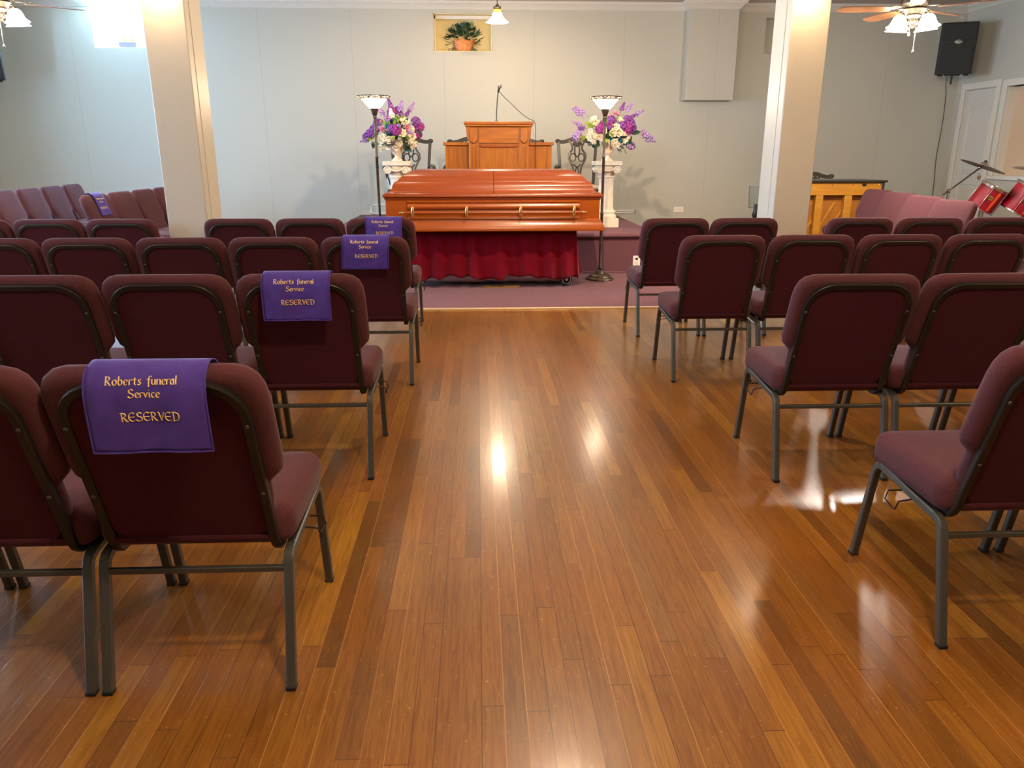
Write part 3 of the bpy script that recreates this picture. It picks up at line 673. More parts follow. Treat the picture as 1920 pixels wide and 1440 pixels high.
# ------------------------------------------------------------------ torchiere lamps
def torch(x, y, label):
    t = thing('floor_lamp', (x, y, .006), label, 'lamp', 'bronze torchiere floor lamps')
    MB().lathe([(.15, 0), (.155, .008), (.15, .02), (.135, .028), (.125, .03), (.115, .05), (.09, .062), (.055, .068), (.048, .085), (.038, .10), (.024, .11), (.0, .11)], 40).build('base', 'bronze', t)
    MB().lathe([(.019, .10), (.026, .115), (.026, .13), (.0175, .14), (.0165, .7), (.019, .705), (.019, .72), (.0155, .73), (.0145, 1.30), (.018, 1.305), (.018, 1.32), (.0140, 1.33), (.0140, 1.70), (.021, 1.705), (.021, 1.72), (.015, 1.728)], 20).build('pole', 'bronze', t)
    MB().lathe([(.014, 1.715), (.026, 1.74), (.034, 1.77), (.044, 1.795), (.048, 1.80), (0, 1.80)], 24).build('socket_cup', 'bronze', t)
    sh = MB().lathe([(.046, 1.797), (.058, 1.806), (.085, 1.835), (.112, 1.870), (.135, 1.892), (.131, 1.892), (.108, 1.872), (.08, 1.838), (.05, 1.812), (.0, 1.81)], 40, cap=False).build('lamp_shade', 'shade', t)
    rim = MB(); N = 40
    rim.tube([(.172*math.cos(2*PI*i/N), .172*math.sin(2*PI*i/N), 1.917) for i in range(N)], .0045, 6, closed=True)
    rim.tube([(.137*math.cos(2*PI*i/N), .137*math.sin(2*PI*i/N), 1.893) for i in range(N)], .0045, 6, closed=True)
    for k in range(16):
        a = 2*PI*k/16; pts = []
        for i in range(9):
            q = i/8; r_ = .137+.035*q; b = a+.16*math.sin(q*PI)*(1 if k % 2 else -1); pts.append((r_*math.cos(b), r_*math.sin(b), 1.893+.024*q))
        rim.tube(pts, .0032, 5)
        rim.sphere((.154*math.cos(a+.19), .154*math.sin(a+.19), 1.905), .008, 6, 4)
    rim.build('rim', 'bronze', t)
    MB().sphere((0, 0, 1.875), .028, 12, 8).build('bulb', 'bulb', t)
    return t
torch(1.352, 8.53, 'bronze torchiere lamp, lit, at the right end of the casket')
torch(-1.060, 8.50, 'bronze torchiere lamp, lit, at the left end of the casket')

# ------------------------------------------------------------------ pedestals and vases
def pedestal(x, y, label):
    t = thing('pedestal', (x, y, .47), label, 'pedestal', 'cream plaster pedestals')
    MB().box(-.15, .15, -.15, .15, 0, .11).lathe([(.138, .11), (.142, .125), (.138, .145), (.122, .155), (.118, .17), (.128, .18), (.126, .195), (.108, .205), (.104, .22)], 32).build('base', 'plaster', t, bevel=.004)
    fl = lambda a, q: -.045*max(0, math.cos(a*16))**.6
    MB().lathe([(.103, .215), (.098, .24), (.094, .40), (.092, .58), (.095, .60)], 96, rip=fl).build('shaft', 'plaster', t, ang=70)
    MB().lathe([(.098, .598), (.106, .604), (.106, .614), (.098, .62), (.104, .64), (.125, .69), (.14, .72), (.14, .745)], 32).build('capital', 'plaster', t)
    for sx in (-1, 1):
        for sy in (-1, 1):
            v = MB(); pts = []
            for i in range(26):
                a = i/25*3.4*PI; r_ = .040*(1-i/25)+.006; pts.append((sx*(.105+r_*math.cos(a)), sy*.138, .690+r_*math.sin(a)))
            v.tube(pts, .012, 8); v.sphere((sx*.108, sy*.138, .69), .014, 8, 6); v.tube([(sx*.11, -sy*.0+sy*.138, .69), (sx*.11, 0, .69)], .04, 14); v.build('volute', 'plaster', t)
    sw = MB()
    for sy in (-1, 1): sw.tube(catmull([(-.09, sy*.14, .715), (-.04, sy*.148, .690), (0, sy*.15, .684), (.04, sy*.148, .690), (.09, sy*.14, .715)], 4), .012, 8)
    sw.build('garland', 'plaster', t)
    MB().box(-.165, .165, -.165, .165, .745, .797).build('abacus', 'plaster', t, bevel=.008)
    v = thing('vase', (x, y, 1.267), 'cream and peach urn on the %s pedestal' % ('right' if x > 0 else 'left'), 'vase', 'urns on the pedestals')
    MB().box(-.06, .06, -.06, .06, 0, .02).lathe([(.055, .02), (.05, .03), (.028, .045), (.024, .06), (.034, .07), (.05, .085)], 28).build('foot', 'plaster', v, bevel=.003)
    MB().lathe([(.045, .08), (.06, .095), (.072, .13), (.078, .18), (.076, .22), (.082, .24), (.092, .25), (.09, .256), (.07, .25), (.066, .2), (.0, .19)], 48, rip=lambda a, q: .03*math.cos(a*14)*(1-q)).build('body', 'vase', v, ang=60)
pedestal(-.982, 9.85, 'cream plaster pedestal with scroll capital behind the casket left end')
pedestal(1.602, 9.85, 'cream plaster pedestal with fluted shaft at the casket right end')

# flower templates
def petalq(mb, T, l, w, cup):
    vs = []; n = 3
    for i in range(n+1):
        t = i/n; ww = w*math.sin(PI*(.18+.72*t))
        for j in (-1, 0, 1): vs.append((ww*j, cup*l*t*t+(.12*w*abs(j)), l*t))
    fs = [(i*3+j, i*3+j+1, (i+1)*3+j+1, (i+1)*3+j) for i in range(n) for j in range(2)]
    mb.add(vs, fs, T)
def rose(r):
    mb = MB(); mb.sphere((0, 0, r*.35), r*.33, 8, 6)
    for ring, (n, tilt, l) in enumerate(((5, .25, .8), (6, .75, .95), (7, 1.25, 1.0))):
        for k in range(n):
            T = Matrix.Rotation(2*PI*k/n+ring*.5, 4, 'Z') @ Matrix.Translation((0, -r*.12, 0)) @ Matrix.Rotation(tilt, 4, 'X'); petalq(mb, T, r*l, r*.48, .35)
    return mb
def floret(mb, T, s_):
    for k in range(4): petalq(mb, T @ Matrix.Rotation(PI/2*k, 4, 'Z') @ Matrix.Rotation(1.25, 4, 'X'), s_, s_*.55, .1)
def hydr(r, n=34, s_=.017):
    mb = MB(); mb.sphere((0, 0, r*.55), r*.7, 8, 6)
    for k in range(n):
        z = 1-(k+.5)/n*1.5; a = k*2.4; q = math.sqrt(max(0, 1-z*z)); d_ = Vector((q*math.cos(a), q*math.sin(a), z))
        floret(mb, Matrix.Translation(d_*r+Vector((0, 0, r*.55))) @ d_.to_track_quat('Z', 'Y').to_matrix().to_4x4(), s_)
    return mb
def spray(L_, n=34, r0=.028, s_=.0125):
    mb = MB(); mb.tube([(0, 0, 0), (0, 0, L_)], .0022, 5)
    for k in range(n):
        t = k/n; a = k*2.4; r_ = r0*(1-t*.8)*(.6+.4*math.sin(PI*min(1, t*1.5))); p = Vector((r_*math.cos(a), r_*math.sin(a), L_*(.35+.65*t)))
        d_ = Vector((math.cos(a), math.sin(a), .5)).normalized(); floret(mb, Matrix.Translation(p) @ d_.to_track_quat('Z', 'Y').to_matrix().to_4x4(), s_)
    return mb
def leafm(l, w, mb=None, T=None):
    mb = mb or MB(); vs = []; n = 5
    for i in range(n+1):
        t = i/n; ww = w*math.sin(PI*min(1, t*.96+.02))**.8
        for j in (-1, 0, 1): vs.append((ww*j, .25*l*t*t-.15*w*abs(j)*1, l*t))
    fs = [(i*3+j, i*3+j+1, (i+1)*3+j+1, (i+1)*3+j) for i in range(n) for j in range(2)]
    return mb.add(vs, fs, T)
def ivy(L_, rnd):
    mb = MB(); pts = [Vector((.05*t*math.sin(t*5), .02*math.sin(t*9), .04*math.sin(t*3)-L_*t*t)) + Vector((.07*t, 0, 0)) for t in [i/10 for i in range(11)]]
    mb.tube(pts, .0018, 5)
    for i in range(1, 11):
        for s_ in (-1, 1):
            T = Matrix.Translation(pts[i]) @ Matrix.Rotation(s_*rnd.uniform(.8, 1.6), 4, 'Y') @ Matrix.Rotation(rnd.uniform(-.6, .6), 4, 'X')
            leafm(rnd.uniform(.022, .036), .013, mb, T)
    return mb
tmpl = {}
def tm(key, mb, m):
    o = mb.build(key, m, ang=180); tmpl[key] = o.data; bpy.data.objects.remove(o)
rn = random.Random(11)
tm('rose', rose(.042), 'cream_fl'); tm('rose_small', rose(.030), 'cream_fl'); tm('pink', rose(.034), 'pink_fl'); tm('teal', rose(.030), 'teal_fl')
tm('hydp', hydr(.044), 'purple_fl'); tm('hydm', hydr(.040), 'magenta_fl'); tm('hydl', hydr(.036, 28), 'lav_fl'); tm('lil', spray(.17), 'lav_fl'); tm('lilp', spray(.15), 'purple_fl'); tm('lilw', spray(.15), 'cream_fl')
tm('leafd', leafm(.10, .028), 'leaf_dark'); tm('leafl', leafm(.075, .026), 'leaf_lime'); tm('ivy1', ivy(.16, rn), 'ivy'); tm('ivy2', ivy(.12, rn), 'ivy')
NM = {'rose': 'rose', 'rose_small': 'rose', 'pink': 'pink_bloom', 'teal': 'teal_bloom', 'hydp': 'hydrangea', 'hydm': 'hydrangea', 'hydl': 'hydrangea', 'lil': 'lilac_spray', 'lilp': 'lilac_spray', 'lilw': 'white_spray', 'leafd': 'leaf', 'leafl': 'leaf', 'ivy1': 'ivy_trail', 'ivy2': 'ivy_trail'}
def arrangement(x, y, label, spots, seed):
    t = thing('flower_arrangement', (x, y, 1.49), label, 'flowers', 'silk flower arrangements on the pedestals'); rd = random.Random(seed)
    c = Vector((0, 0, .12))
    def put_(k, p, sc=1, jit=.35, dirv=None):
        d_ = dirv or (Vector(p)-c+Vector((0, -.08, 0))); d_ = d_.normalized()+Vector([rd.uniform(-jit, jit)*.5 for _ in range(3)])
        o = bpy.data.objects.new(NM[k], tmpl[k]); col.objects.link(o); o.parent = t; o.location = p
        o.rotation_mode = 'QUATERNION'; o.rotation_quaternion = d_.to_track_quat('Z', 'Y') @ Quaternion((0, 0, 1), rd.uniform(0, 6.3)); o.scale = (sc*1.14,)*3
    core = MB()
    core.sphere((0, 0, .10), .10, 14, 10, (1.2, .9, 1)); core.lathe([(.05, -.05), (.06, .02), (.03, .05)], 12)
    for k in range(60):
        a = rd.uniform(0, 6.28); b = rd.uniform(-.3, 1.5); d_ = Vector((math.cos(a)*math.cos(b), math.sin(a)*math.cos(b), math.sin(b)))
        leafm(.11, .024, core, Matrix.Translation(Vector((0, 0, .10))+d_*.09) @ (d_+Vector((rd.uniform(-.4, .4), 0, rd.uniform(-.4, .4)))).to_track_quat('Z', 'Y').to_matrix().to_4x4())
    core.build('greenery', 'leaf_dark', t, ang=180)
    fl_ = MB()
    for k in range(70):
        a = rd.uniform(0, 6.28); b = rd.uniform(-.2, 1.5); d_ = Vector((math.cos(a)*math.cos(b)*1.25, math.sin(a)*math.cos(b), math.sin(b)))
        leafm(.06, .014, fl_, Matrix.Translation(Vector((0, 0, .10))+d_*rd.uniform(.13, .19)) @ (d_+Vector((rd.uniform(-.4, .4), -.2, rd.uniform(-.4, .4)))).to_track_quat('Z', 'Y').to_matrix().to_4x4())
    fl_.build('filler_leaves', 'leaf_lime', t, ang=180)
    for i, (k, u, w, dep, sc) in enumerate(spots):
        put_(k, (u, dep, w), sc)
        if i % 2 == 0 and k[:3] in ('ros', 'hyd', 'lil', 'pin') and abs(u) < .30: put_({'hydp': 'hydl', 'hydm': 'hydp', 'lil': 'lilp', 'rose': 'rose_small'}.get(k, k), (u*.82+rd.uniform(-.03, .03), dep-.01, w*.85+.02+rd.uniform(-.03, .03)), sc*.8)
    return t
# (kind, x, z, y, scale) relative to the urn mouth
rd = random.Random(5)
spL = [('lil', -.10, .27, .02, 1.0), ('lil', .05, .30, .0, 1.1), ('lil', .13, .30, .02, 1.0), ('lilp', -.02, .33, .0, 1.0), ('hydm', -.03, .32, -.02, 1.05), ('hydp', .03, .33, .02, 1.0), ('hydp', -.22, .14, .0, 1.1), ('hydp', -.28, .10, .0, 1.0), ('hydp', -.33, .06, .02, .9),
       ('lil', -.28, .03, -.02, .8), ('hydm', -.20, .21, 0, .9), ('hydp', .22, .22, 0, 1.05), ('hydm', .27, .17, .02, 1.0), ('hydm', .25, .09, 0, .9), ('hydl', .17, .08, -.06, .8), ('hydm', .02, .13, -.14, 1.2), ('hydp', -.03, .15, -.13, .9), ('lil', .05, .17, -.12, .8), ('lil', -.05, .22, -.08, .9),
       ('lilw', -.02, .24, -.06, 1.1), ('rose', .13, .23, -.08, 1.0), ('pink', .14, .16, -.10, 1.1), ('pink', -.14, .15, -.09, 1.0), ('pink', -.15, .22, -.05, 1.0), ('teal', -.07, .18, -.12, 1.15), ('teal', .0, .24, -.1, .8), ('rose', .09, .10, -.15, 1.1), ('rose', -.12, .06, -.13, 1.15), ('rose', -.06, .03, -.15, 1.05), ('rose', -.15, .0, -.10, 1.1), ('rose', -.09, -.04, -.13, 1.0),
       ('rose_small', -.20, .04, -.06, 1.2), ('rose', .05, .0, -.15, 1.0), ('rose', .01, -.05, -.14, 1.0), ('rose', .17, .03, -.10, 1.15), ('rose', .21, -.01, -.06, 1.1), ('rose', .20, .07, -.05, 1.0), ('rose', -.25, -.01, -.02, 1.0), ('rose_small', -.27, -.04, -.0, 1.2), ('rose_small', .18, -.05, -.08, 1.2), ('rose_small', -.17, -.07, -.08, 1.1),
       ('rose', .10, .19, -.09, .9), ('rose_small', .19, .15, -.05, 1.2), ('hydl', .10, .28, 0, .8),
       ('leafl', -.02, .07, -.15, 1.0), ('leafl', .06, .06, -.15, 1.1), ('leafl', -.10, .12, -.12, 1.0), ('leafl', -.27, .04, -.04, 1.1), ('leafl', -.25, .07, -.05, 1.0), ('leafl', .0, .18, -.12, 1.0), ('leafl', .13, .06, -.13, .9), ('leafd', .03, .03, -.14, 1.1), ('leafd', -.03, .0, -.14, 1.1), ('leafd', .10, .0, -.12, 1.1), ('leafd', .14, -.05, -.1, 1.0), ('leafd', .10, .20, -.06, 1.0), ('leafd', .22, .12, -.02, 1.0),
       ('ivy1', -.12, -.03, -.12, 1.0), ('ivy1', .10, -.03, -.12, 1.1), ('ivy2', .16, -.03, -.08, 1.1), ('ivy2', -.24, -.06, -.04, 1.0), ('ivy2', -.06, -.02, -.13, .9)]
arrangement(-.985, 9.85, 'silk purple, lavender and cream flowers in the left urn', spL, 3)
spR = [('lil', -.30, .27, 0, 1.0), ('lil', -.24, .29, .0, 1.1), ('lil', -.28, .19, 0, 1.0), ('hydl', -.36, .07, 0, 1.15), ('hydl', -.33, .10, 0, 1.0), ('lil', .17, .31, 0, 1.0), ('lil', .25, .28, 0, 1.0), ('lilp', .13, .32, 0, .9), ('pink', .06, .33, -.02, 1.1), ('pink', .10, .31, -.03, 1.0), ('pink', .02, .29, -.04, 1.0),
       ('rose', -.18, .25, -.06, 1.1), ('rose', -.15, .21, -.08, 1.0), ('rose', .12, .24, -.08, 1.0), ('rose_small', -.07, .14, -.14, 1.2), ('rose', -.20, .12, -.10, 1.15), ('rose', -.15, .08, -.13, 1.15), ('rose', -.22, .06, -.10, 1.1), ('rose', -.10, .06, -.14, 1.0), ('rose', -.18, .02, -.12, 1.0), ('rose', .06, .16, -.14, 1.25), ('rose', .03, .11, -.15, 1.15), ('rose', .10, .11, -.14, 1.15), ('rose', .17, .10, -.10, 1.1),
       ('rose', .05, .01, -.15, 1.0), ('rose', .08, -.02, -.14, .9), ('rose', .18, .04, -.1, 1.1), ('rose_small', .14, .17, -.12, 1.1), ('rose', .22, .06, -.06, 1.0), ('hydm', -.11, .14, -.13, 1.0), ('hydm', -.09, .19, -.10, .8), ('hydp', .02, .23, -.10, 1.0), ('hydm', .0, .19, -.12, .9), ('hydp', .20, .24, -.06, 1.0), ('hydm', .19, .17, -.10, 1.15), ('hydp', .23, .20, -.05, 1.1), ('hydp', .27, .16, -.02, .9), ('hydm', .21, .13, -.08, .9), ('hydl', .27, -.03, -.04, 1.0), ('teal', .12, .03, -.14, .9), ('teal', .02, .04, -.14, .9),
       ('lil', .36, .10, 0, 1.1), ('lil', .40, .06, 0, 1.0), ('hydl', .42, .11, 0, .8), ('leafl', -.20, .17, -.08, 1.2), ('leafl', -.22, .20, -.06, 1.1), ('leafl', -.28, .06, -.03, 1.2), ('leafl', -.30, .04, -.02, 1.1), ('leafl', .0, .08, -.14, 1.2), ('leafl', -.04, .04, -.14, 1.1), ('leafd', .26, .12, -.02, 1.2), ('leafd', .22, .02, -.05, 1.1), ('leafd', .0, .0, -.13, 1.1), ('leafd', .15, -.03, -.1, 1.2), ('leafd', -.12, .0, -.1, 1.1), ('leafd', .12, .06, -.13, 1.1), ('leafd', .05, .24, -.05, 1.0),
       ('ivy1', .12, -.05, -.10, 1.1), ('ivy1', .18, -.03, -.06, 1.0), ('ivy2', .24, .0, -.04, 1.0), ('ivy2', -.20, .0, -.08, 1.0), ('ivy2', -.24, -.02, -.03, .9)]
arrangement(1.605, 9.85, 'silk flowers with trailing lavender sprays in the right urn', spR, 4)

# ------------------------------------------------------------------ pulpit, microphone
pu = thing('pulpit', (.268, 10.0, .47), 'honey oak pulpit with side wings and carved front behind the casket', 'pulpit')
MB().box(-.375, .375, -.02, .30, 0, 1.20).build('body', 'oak', pu, bevel=.005)
MB().prism([(-.405, 1.20), (-.395, 1.09), (-.385, 1.05), (-.37, 1.05), (-.37, 1.20)], lambda a, b, d_: (a, d_, b), -.03, .34).build('side_flare', 'oak', pu)
MB().prism([(.405, 1.20), (.395, 1.09), (.385, 1.05), (.37, 1.05), (.37, 1.20)], lambda a, b, d_: (a, d_, b), -.03, .34).build('side_flare', 'oak', pu)
MB().box(-.43, .43, -.07, .38, 1.232, 1.262).box(-.415, .415, -.055, .365, 1.205, 1.232).build('top', 'oak_h', pu, bevel=.006)
MB().box(-.25, .25, -.032, -.02, 1.01, 1.19).build('carved_rail', 'oak_h', pu, bevel=.003)
MB().prism([(-.25, 1.01), (.25, 1.01), (.25, 1.02), (-.25, 1.02)], lambda a, b, d_: (a, d_, b), -.04, -.02).build('rail_bead', 'oak_h', pu)
MB().prism([(-.24, .99), (.24, .99), (.21, .962), (-.21, .962)], lambda a, b, d_: (a, d_, b), -.044, -.02).build('carved_tray', 'cherry', pu, bevel=.003)
for s_ in (-1, 1):
    MB().box(s_*.313-.058, s_*.313+.058, -.036, -.02, 0, 1.195).build('pilaster', 'oak', pu, bevel=.004)
    o = [(s_*.313-.044, 1.18), (s_*.313-.044, 1.06)]+[(s_*.313-.044*math.cos(PI*i/10), 1.06-.05*math.sin(PI*i/10)) for i in range(1, 10)]+[(s_*.313+.044, 1.06), (s_*.313+.044, 1.18)]
    MB().prism(o, lambda a, b, d_: (a, d_, b), -.066, -.034).build('corbel', 'oak', pu, bevel=.008)
    cg = MB(); cg.tube([(a_, -.037, b_) for a_, b_ in o], .0045, 6); cg.build('corbel_shade_line', 'cherry_red', pu)  # raised dark outline stands in for shade around the corbel
    fl = MB()
    for k in (-.027, -.009, .009, .027): fl.tube([(s_*.313+k, -.037, .50), (s_*.313+k, -.037, .97)], .005, 6)
    fl.build('fluting', 'oak', pu)
    wx0, wx1 = sorted((s_*.36, s_*.66))
    wg = MB().box(wx0, wx1, .08, .50, 0, .985).build('wing', 'oak', pu, bevel=.005)
    MB().box(wx0-(.03 if s_ < 0 else -.02), wx1+(.03 if s_ > 0 else -.02), .04, .54, .985, 1.022).build('wing_top', 'oak_h', wg, bevel=.006)
    MB().box(s_*.64-.028, s_*.64+.028, .066, .085, 0, .975).build('corner_post', 'oak', wg, bevel=.004)
MB().box(-.20, .20, -.030, -.02, .30, .93).build('front_panel', 'oak', pu, bevel=.006)
mc = thing('microphone', (.24, 9.98, 1.735), 'microphone on a curved black gooseneck on the pulpit', 'microphone')
MB().lathe([(.032, 0), (.032, .006), (.018, .012), (.0, .012)], 20).build('base_flange', 'brushed', mc)
MB().tube(catmull([(0, 0, .0), (.002, 0, .10), (.010, 0, .22), (.020, -.004, .32), (.026, -.006, .345)], 6), .0075, 10).build('gooseneck', 'black_wood', mc)
MB().tube([(.022, -.004, .335), (.030, -.012, .372)], .012, 10).build('mic_clip', 'blackplastic', mc)
MB().tube([(.028, .0, .36), (.038, -.03, .385)], .012, 12).build('mic_body', 'blackplastic', mc)
MB().sphere((.040, -.034, .40), .026, 16, 12).build('mic_grille', 'mesh_grey', mc)
MB().tube(catmull([(.030, .0, .355), (.10, .01, .28), (.20, .01, .19), (.30, .0, .10), (.40, -.03, .03), (.455, -.04, .008), (.475, -.045, -.03), (.48, -.05, -.12), (.485, -.05, -.4), (.488, -.05, -.9), (.49, -.05, -1.255)], 6), .0035, 6).build('mic_cord', 'blackplastic', mc)

# ------------------------------------------------------------------ carved armchairs
def armchair():
    t = thing('carved_armchair', (0, 0, 0), '', 'armchair', 'dark carved armchairs'); W = 'chairwood'
    for s_ in (-1, 1):
        MB().tube(catmull([(s_*.21, .33, 0), (s_*.215, .27, .2), (s_*.22, .24, .42), (s_*.235, .26, .65), (s_*.25, .29, .88), (s_*.262, .31, 1.04)], 5), (.040, .032), side=(1, 0, 0)).build('back_post', W, t)
        MB().tube(catmull([(s_*.24, .26, .72), (s_*.29, .12, .735), (s_*.32, -.02, .725), (s_*.325, -.09, .70), (s_*.32, -.11, .675)], 5), (.038, .03), side=(1, 0, 0)).sphere((s_*.322, -.10, .695), .034, 10, 8).build('arm', W, t)
        MB().tube(catmull([(s_*.315, -.04, .71), (s_*.31, .02, .60), (s_*.28, .0, .5), (s_*.27, -.02, .42)], 5), .017, 8).build('arm_support', W, t)
        MB().tube(catmull([(s_*.26, -.22, .40), (s_*.275, -.245, .30), (s_*.25, -.235, .15), (s_*.255, -.25, .04), (s_*.26, -.27, .0)], 5), lambda q: .028-.018*math.sin(PI*min(1, q*1.1))*.8, 10).build('leg', W, t)
    cr = catmull([(-.285, .315, 1.052), (-.262, .315, 1.058), (-.22, .315, 1.040), (-.14, .315, 1.052), (-.06, .315, 1.078), (0, .315, 1.082), (.06, .315, 1.078), (.14, .315, 1.052), (.22, .315, 1.040), (.262, .315, 1.058), (.285, .315, 1.052)], 5)
    MB().tube(cr, lambda q: (.026, .034+.022*math.sin(PI*q)), side=(0, 1, 0)).sphere((-.278, .312, 1.052), .027, 10, 8).sphere((.278, .312, 1.052), .027, 10, 8).build('crest_rail', W, t)
    sp = MB()
    def Z(u, z): return (u, .235+.08*(z-.44)/.62, z)
    for s_ in (-1, 1):
        sp.tube([Z(*p) for p in [(s_*a, b) for a, b in [(.115, 1.06), (.085, 1.02), (.062, .97), (.075, .93), (.115, .88), (.118, .82), (.085, .76), (.055, .70), (.045, .62), (.055, .52), (.075, .44)]]], (.030, .024), side=(0, 1, 0))
        sp.tube([Z(s_*.0+s_*a, b) for a, b in [(.008, .72), (.022, .64), (.022, .54), (.015, .44)]], (.022, .014), side=(0, 1, 0))
        sp.tube([Z(s_*(.058+.040*math.cos(k/14*2*PI)), .835+.052*math.sin(k/14*2*PI)) for k in range(14)], (.022, .016), side=(0, 1, 0), closed=True)
    sp.tube([Z(.034*math.cos(k/16*2*PI), .93+.085*math.sin(k/16*2*PI)) for k in range(16)], (.022, .018), side=(0, 1, 0), closed=True)
    sp.tube([Z(-.06, 1.03), Z(0, 1.00), Z(.06, 1.03)], (.03, .06), side=(0, 1, 0)); sp.tube([Z(-.05, .745), Z(0, .70), Z(.05, .745)], (.014, .02), side=(0, 1, 0))
    sp.build('splat', W, t)
    MB().box(-.28, .28, -.26, .24, .37, .43).build('seat_rail', W, t, bevel=.006)
    MB().pillow(rrect(-.265, .265, -.25, .23, .03, 3), lambda a, b, d_: (a, b, .43+d_), .045, .02, .012, (.04, .09)).build('seat', 'cream_seat', t)
    return t
ac = armchair(); ac.location = (-.905, 10.72, .47); ac['label'] = 'dark carved armchair behind the left pedestal and flowers'
dup(ac, (-.115, 10.95, .47), 0, 'dark carved armchair mostly hidden behind the left pulpit wing')
dup(ac, (.635, 10.95, .47), 0, 'dark carved armchair mostly hidden behind the right pulpit wing')
dup(ac, (1.375, 10.72, .47), 0, 'dark carved armchair between the pulpit and the right pedestal')
pc = dup(ac, (4.65, 10.55, .006), 0, 'dark carved armchair behind the piano, only its top rail showing')

# ------------------------------------------------------------------ piano
pn = thing('upright_piano', (4.33, 9.5, .0), 'upright piano seen from its open back, golden timber posts', 'piano')
MB().box(-.67, .67, -.03, .62, 1.02, 1.044).build('lid', 'black_wood', pn, bevel=.004)
MB().box(-.65, -.615, .0, .55, .0, 1.02).box(.615, .65, .0, .55, .0, 1.02).box(-.61, .61, .30, .55, .10, 1.0).build('case', 'black_wood', pn, bevel=.004)
MB().box(-.615, .615, .005, .06, .865, 1.018).build('top_beam', 'piano_wood', pn, bevel=.005)
MB().box(-.615, .615, .005, .06, .08, .20).build('bottom_beam', 'piano_wood', pn, bevel=.005)
for x in (-.57, -.49, -.14, .22, .55):
    MB().box(x-.045, x+.045, .005, .10, .20, .865).build('post', 'piano_wood', pn, bevel=.005)
MB().box(-.61, .61, .10, .12, .10, 1.0).build('soundboard', 'piano_dark', pn)
for x, a in ((-.5, .45), (-.3, .48), (-.15, .48), (.0, .5), (.15, .5), (.4, .5), (.5, .5)):
    T = Matrix.Translation((x, .09, .62)) @ Matrix.Rotation(a, 4, 'Y'); MB().box(-.016, .016, -.012, .012, -.28, .18, T).build('rib', 'piano_wood', pn, bevel=.003)
bt = MB()
for x in (-.3, .0, .25, .59): bt.sphere((x, .004, .99), .011, 10, 6, (1, .6, 1))
bt.build('bolts', 'gold', pn); MB().box(.37, .42, .0, .006, .975, 1.005).build('plate', 'frame_dark', pn)
# music stand behind column
ms = thing('music_stand', (3.085, 8.2, .006), 'grey plate on a dark turned post, edge showing left of the right column', 'music stand')
MB().box(-.185, .185, -.012, .006, .80, 1.03, Matrix.Rotation(-.15, 4, 'X')).build('desk_plate', 'grey_plate', ms, bevel=.003)
MB().lathe([(.13, 0), (.13, .02), (.04, .05), (.022, .09), (.03, .15), (.018, .25), (.016, .5), (.02, .6), (.03, .63), (.02, .66), (.024, .7), (.034, .73), (.022, .77), (.018, .84)], 20, Matrix.Translation((-.15, .0, 0))).build('post', 'black_wood', ms)

# ------------------------------------------------------------------ pendant over the pulpit
pe = thing('pendant_lamp', (.262, 10.2, 2.88), 'hanging lamp with bell shaped glass shade over the pulpit', 'lamp')
MB().lathe([(.012, .54), (.07, .535), (.075, .52), (.02, .50), (.008, .49)], 24).build('canopy', 'bronze', pe)
MB().tube([(0, 0, .20), (0, 0, .51)], .005, 8).build('rod', 'bronze', pe)
MB().lathe([(.0, .205), (.02, .20), (.022, .185), (.045, .178), (.05, .168), (.042, .158), (.046, .150), (.040, .146), (0, .146)], 28).build('fitter', 'bronze', pe)
MB().lathe([(.040, .146), (.046, .13), (.052, .108), (.048, .107), (.036, .13)], 32, cap=False).build('glass_neck', 'shade_amber', pe)
MB().lathe([(.052, .108), (.062, .08), (.080, .05), (.108, .022), (.135, .004), (.130, .003), (.104, .026), (.076, .055), (.058, .085), (.049, .108)], 48, rip=lambda a, q: .04*math.cos(a*6)*math.sin(PI*q), cap=False).build('lamp_shade', 'shade', pe)
MB().sphere((0, 0, .03), .034, 14, 10).build('bulb', 'bulb', pe)

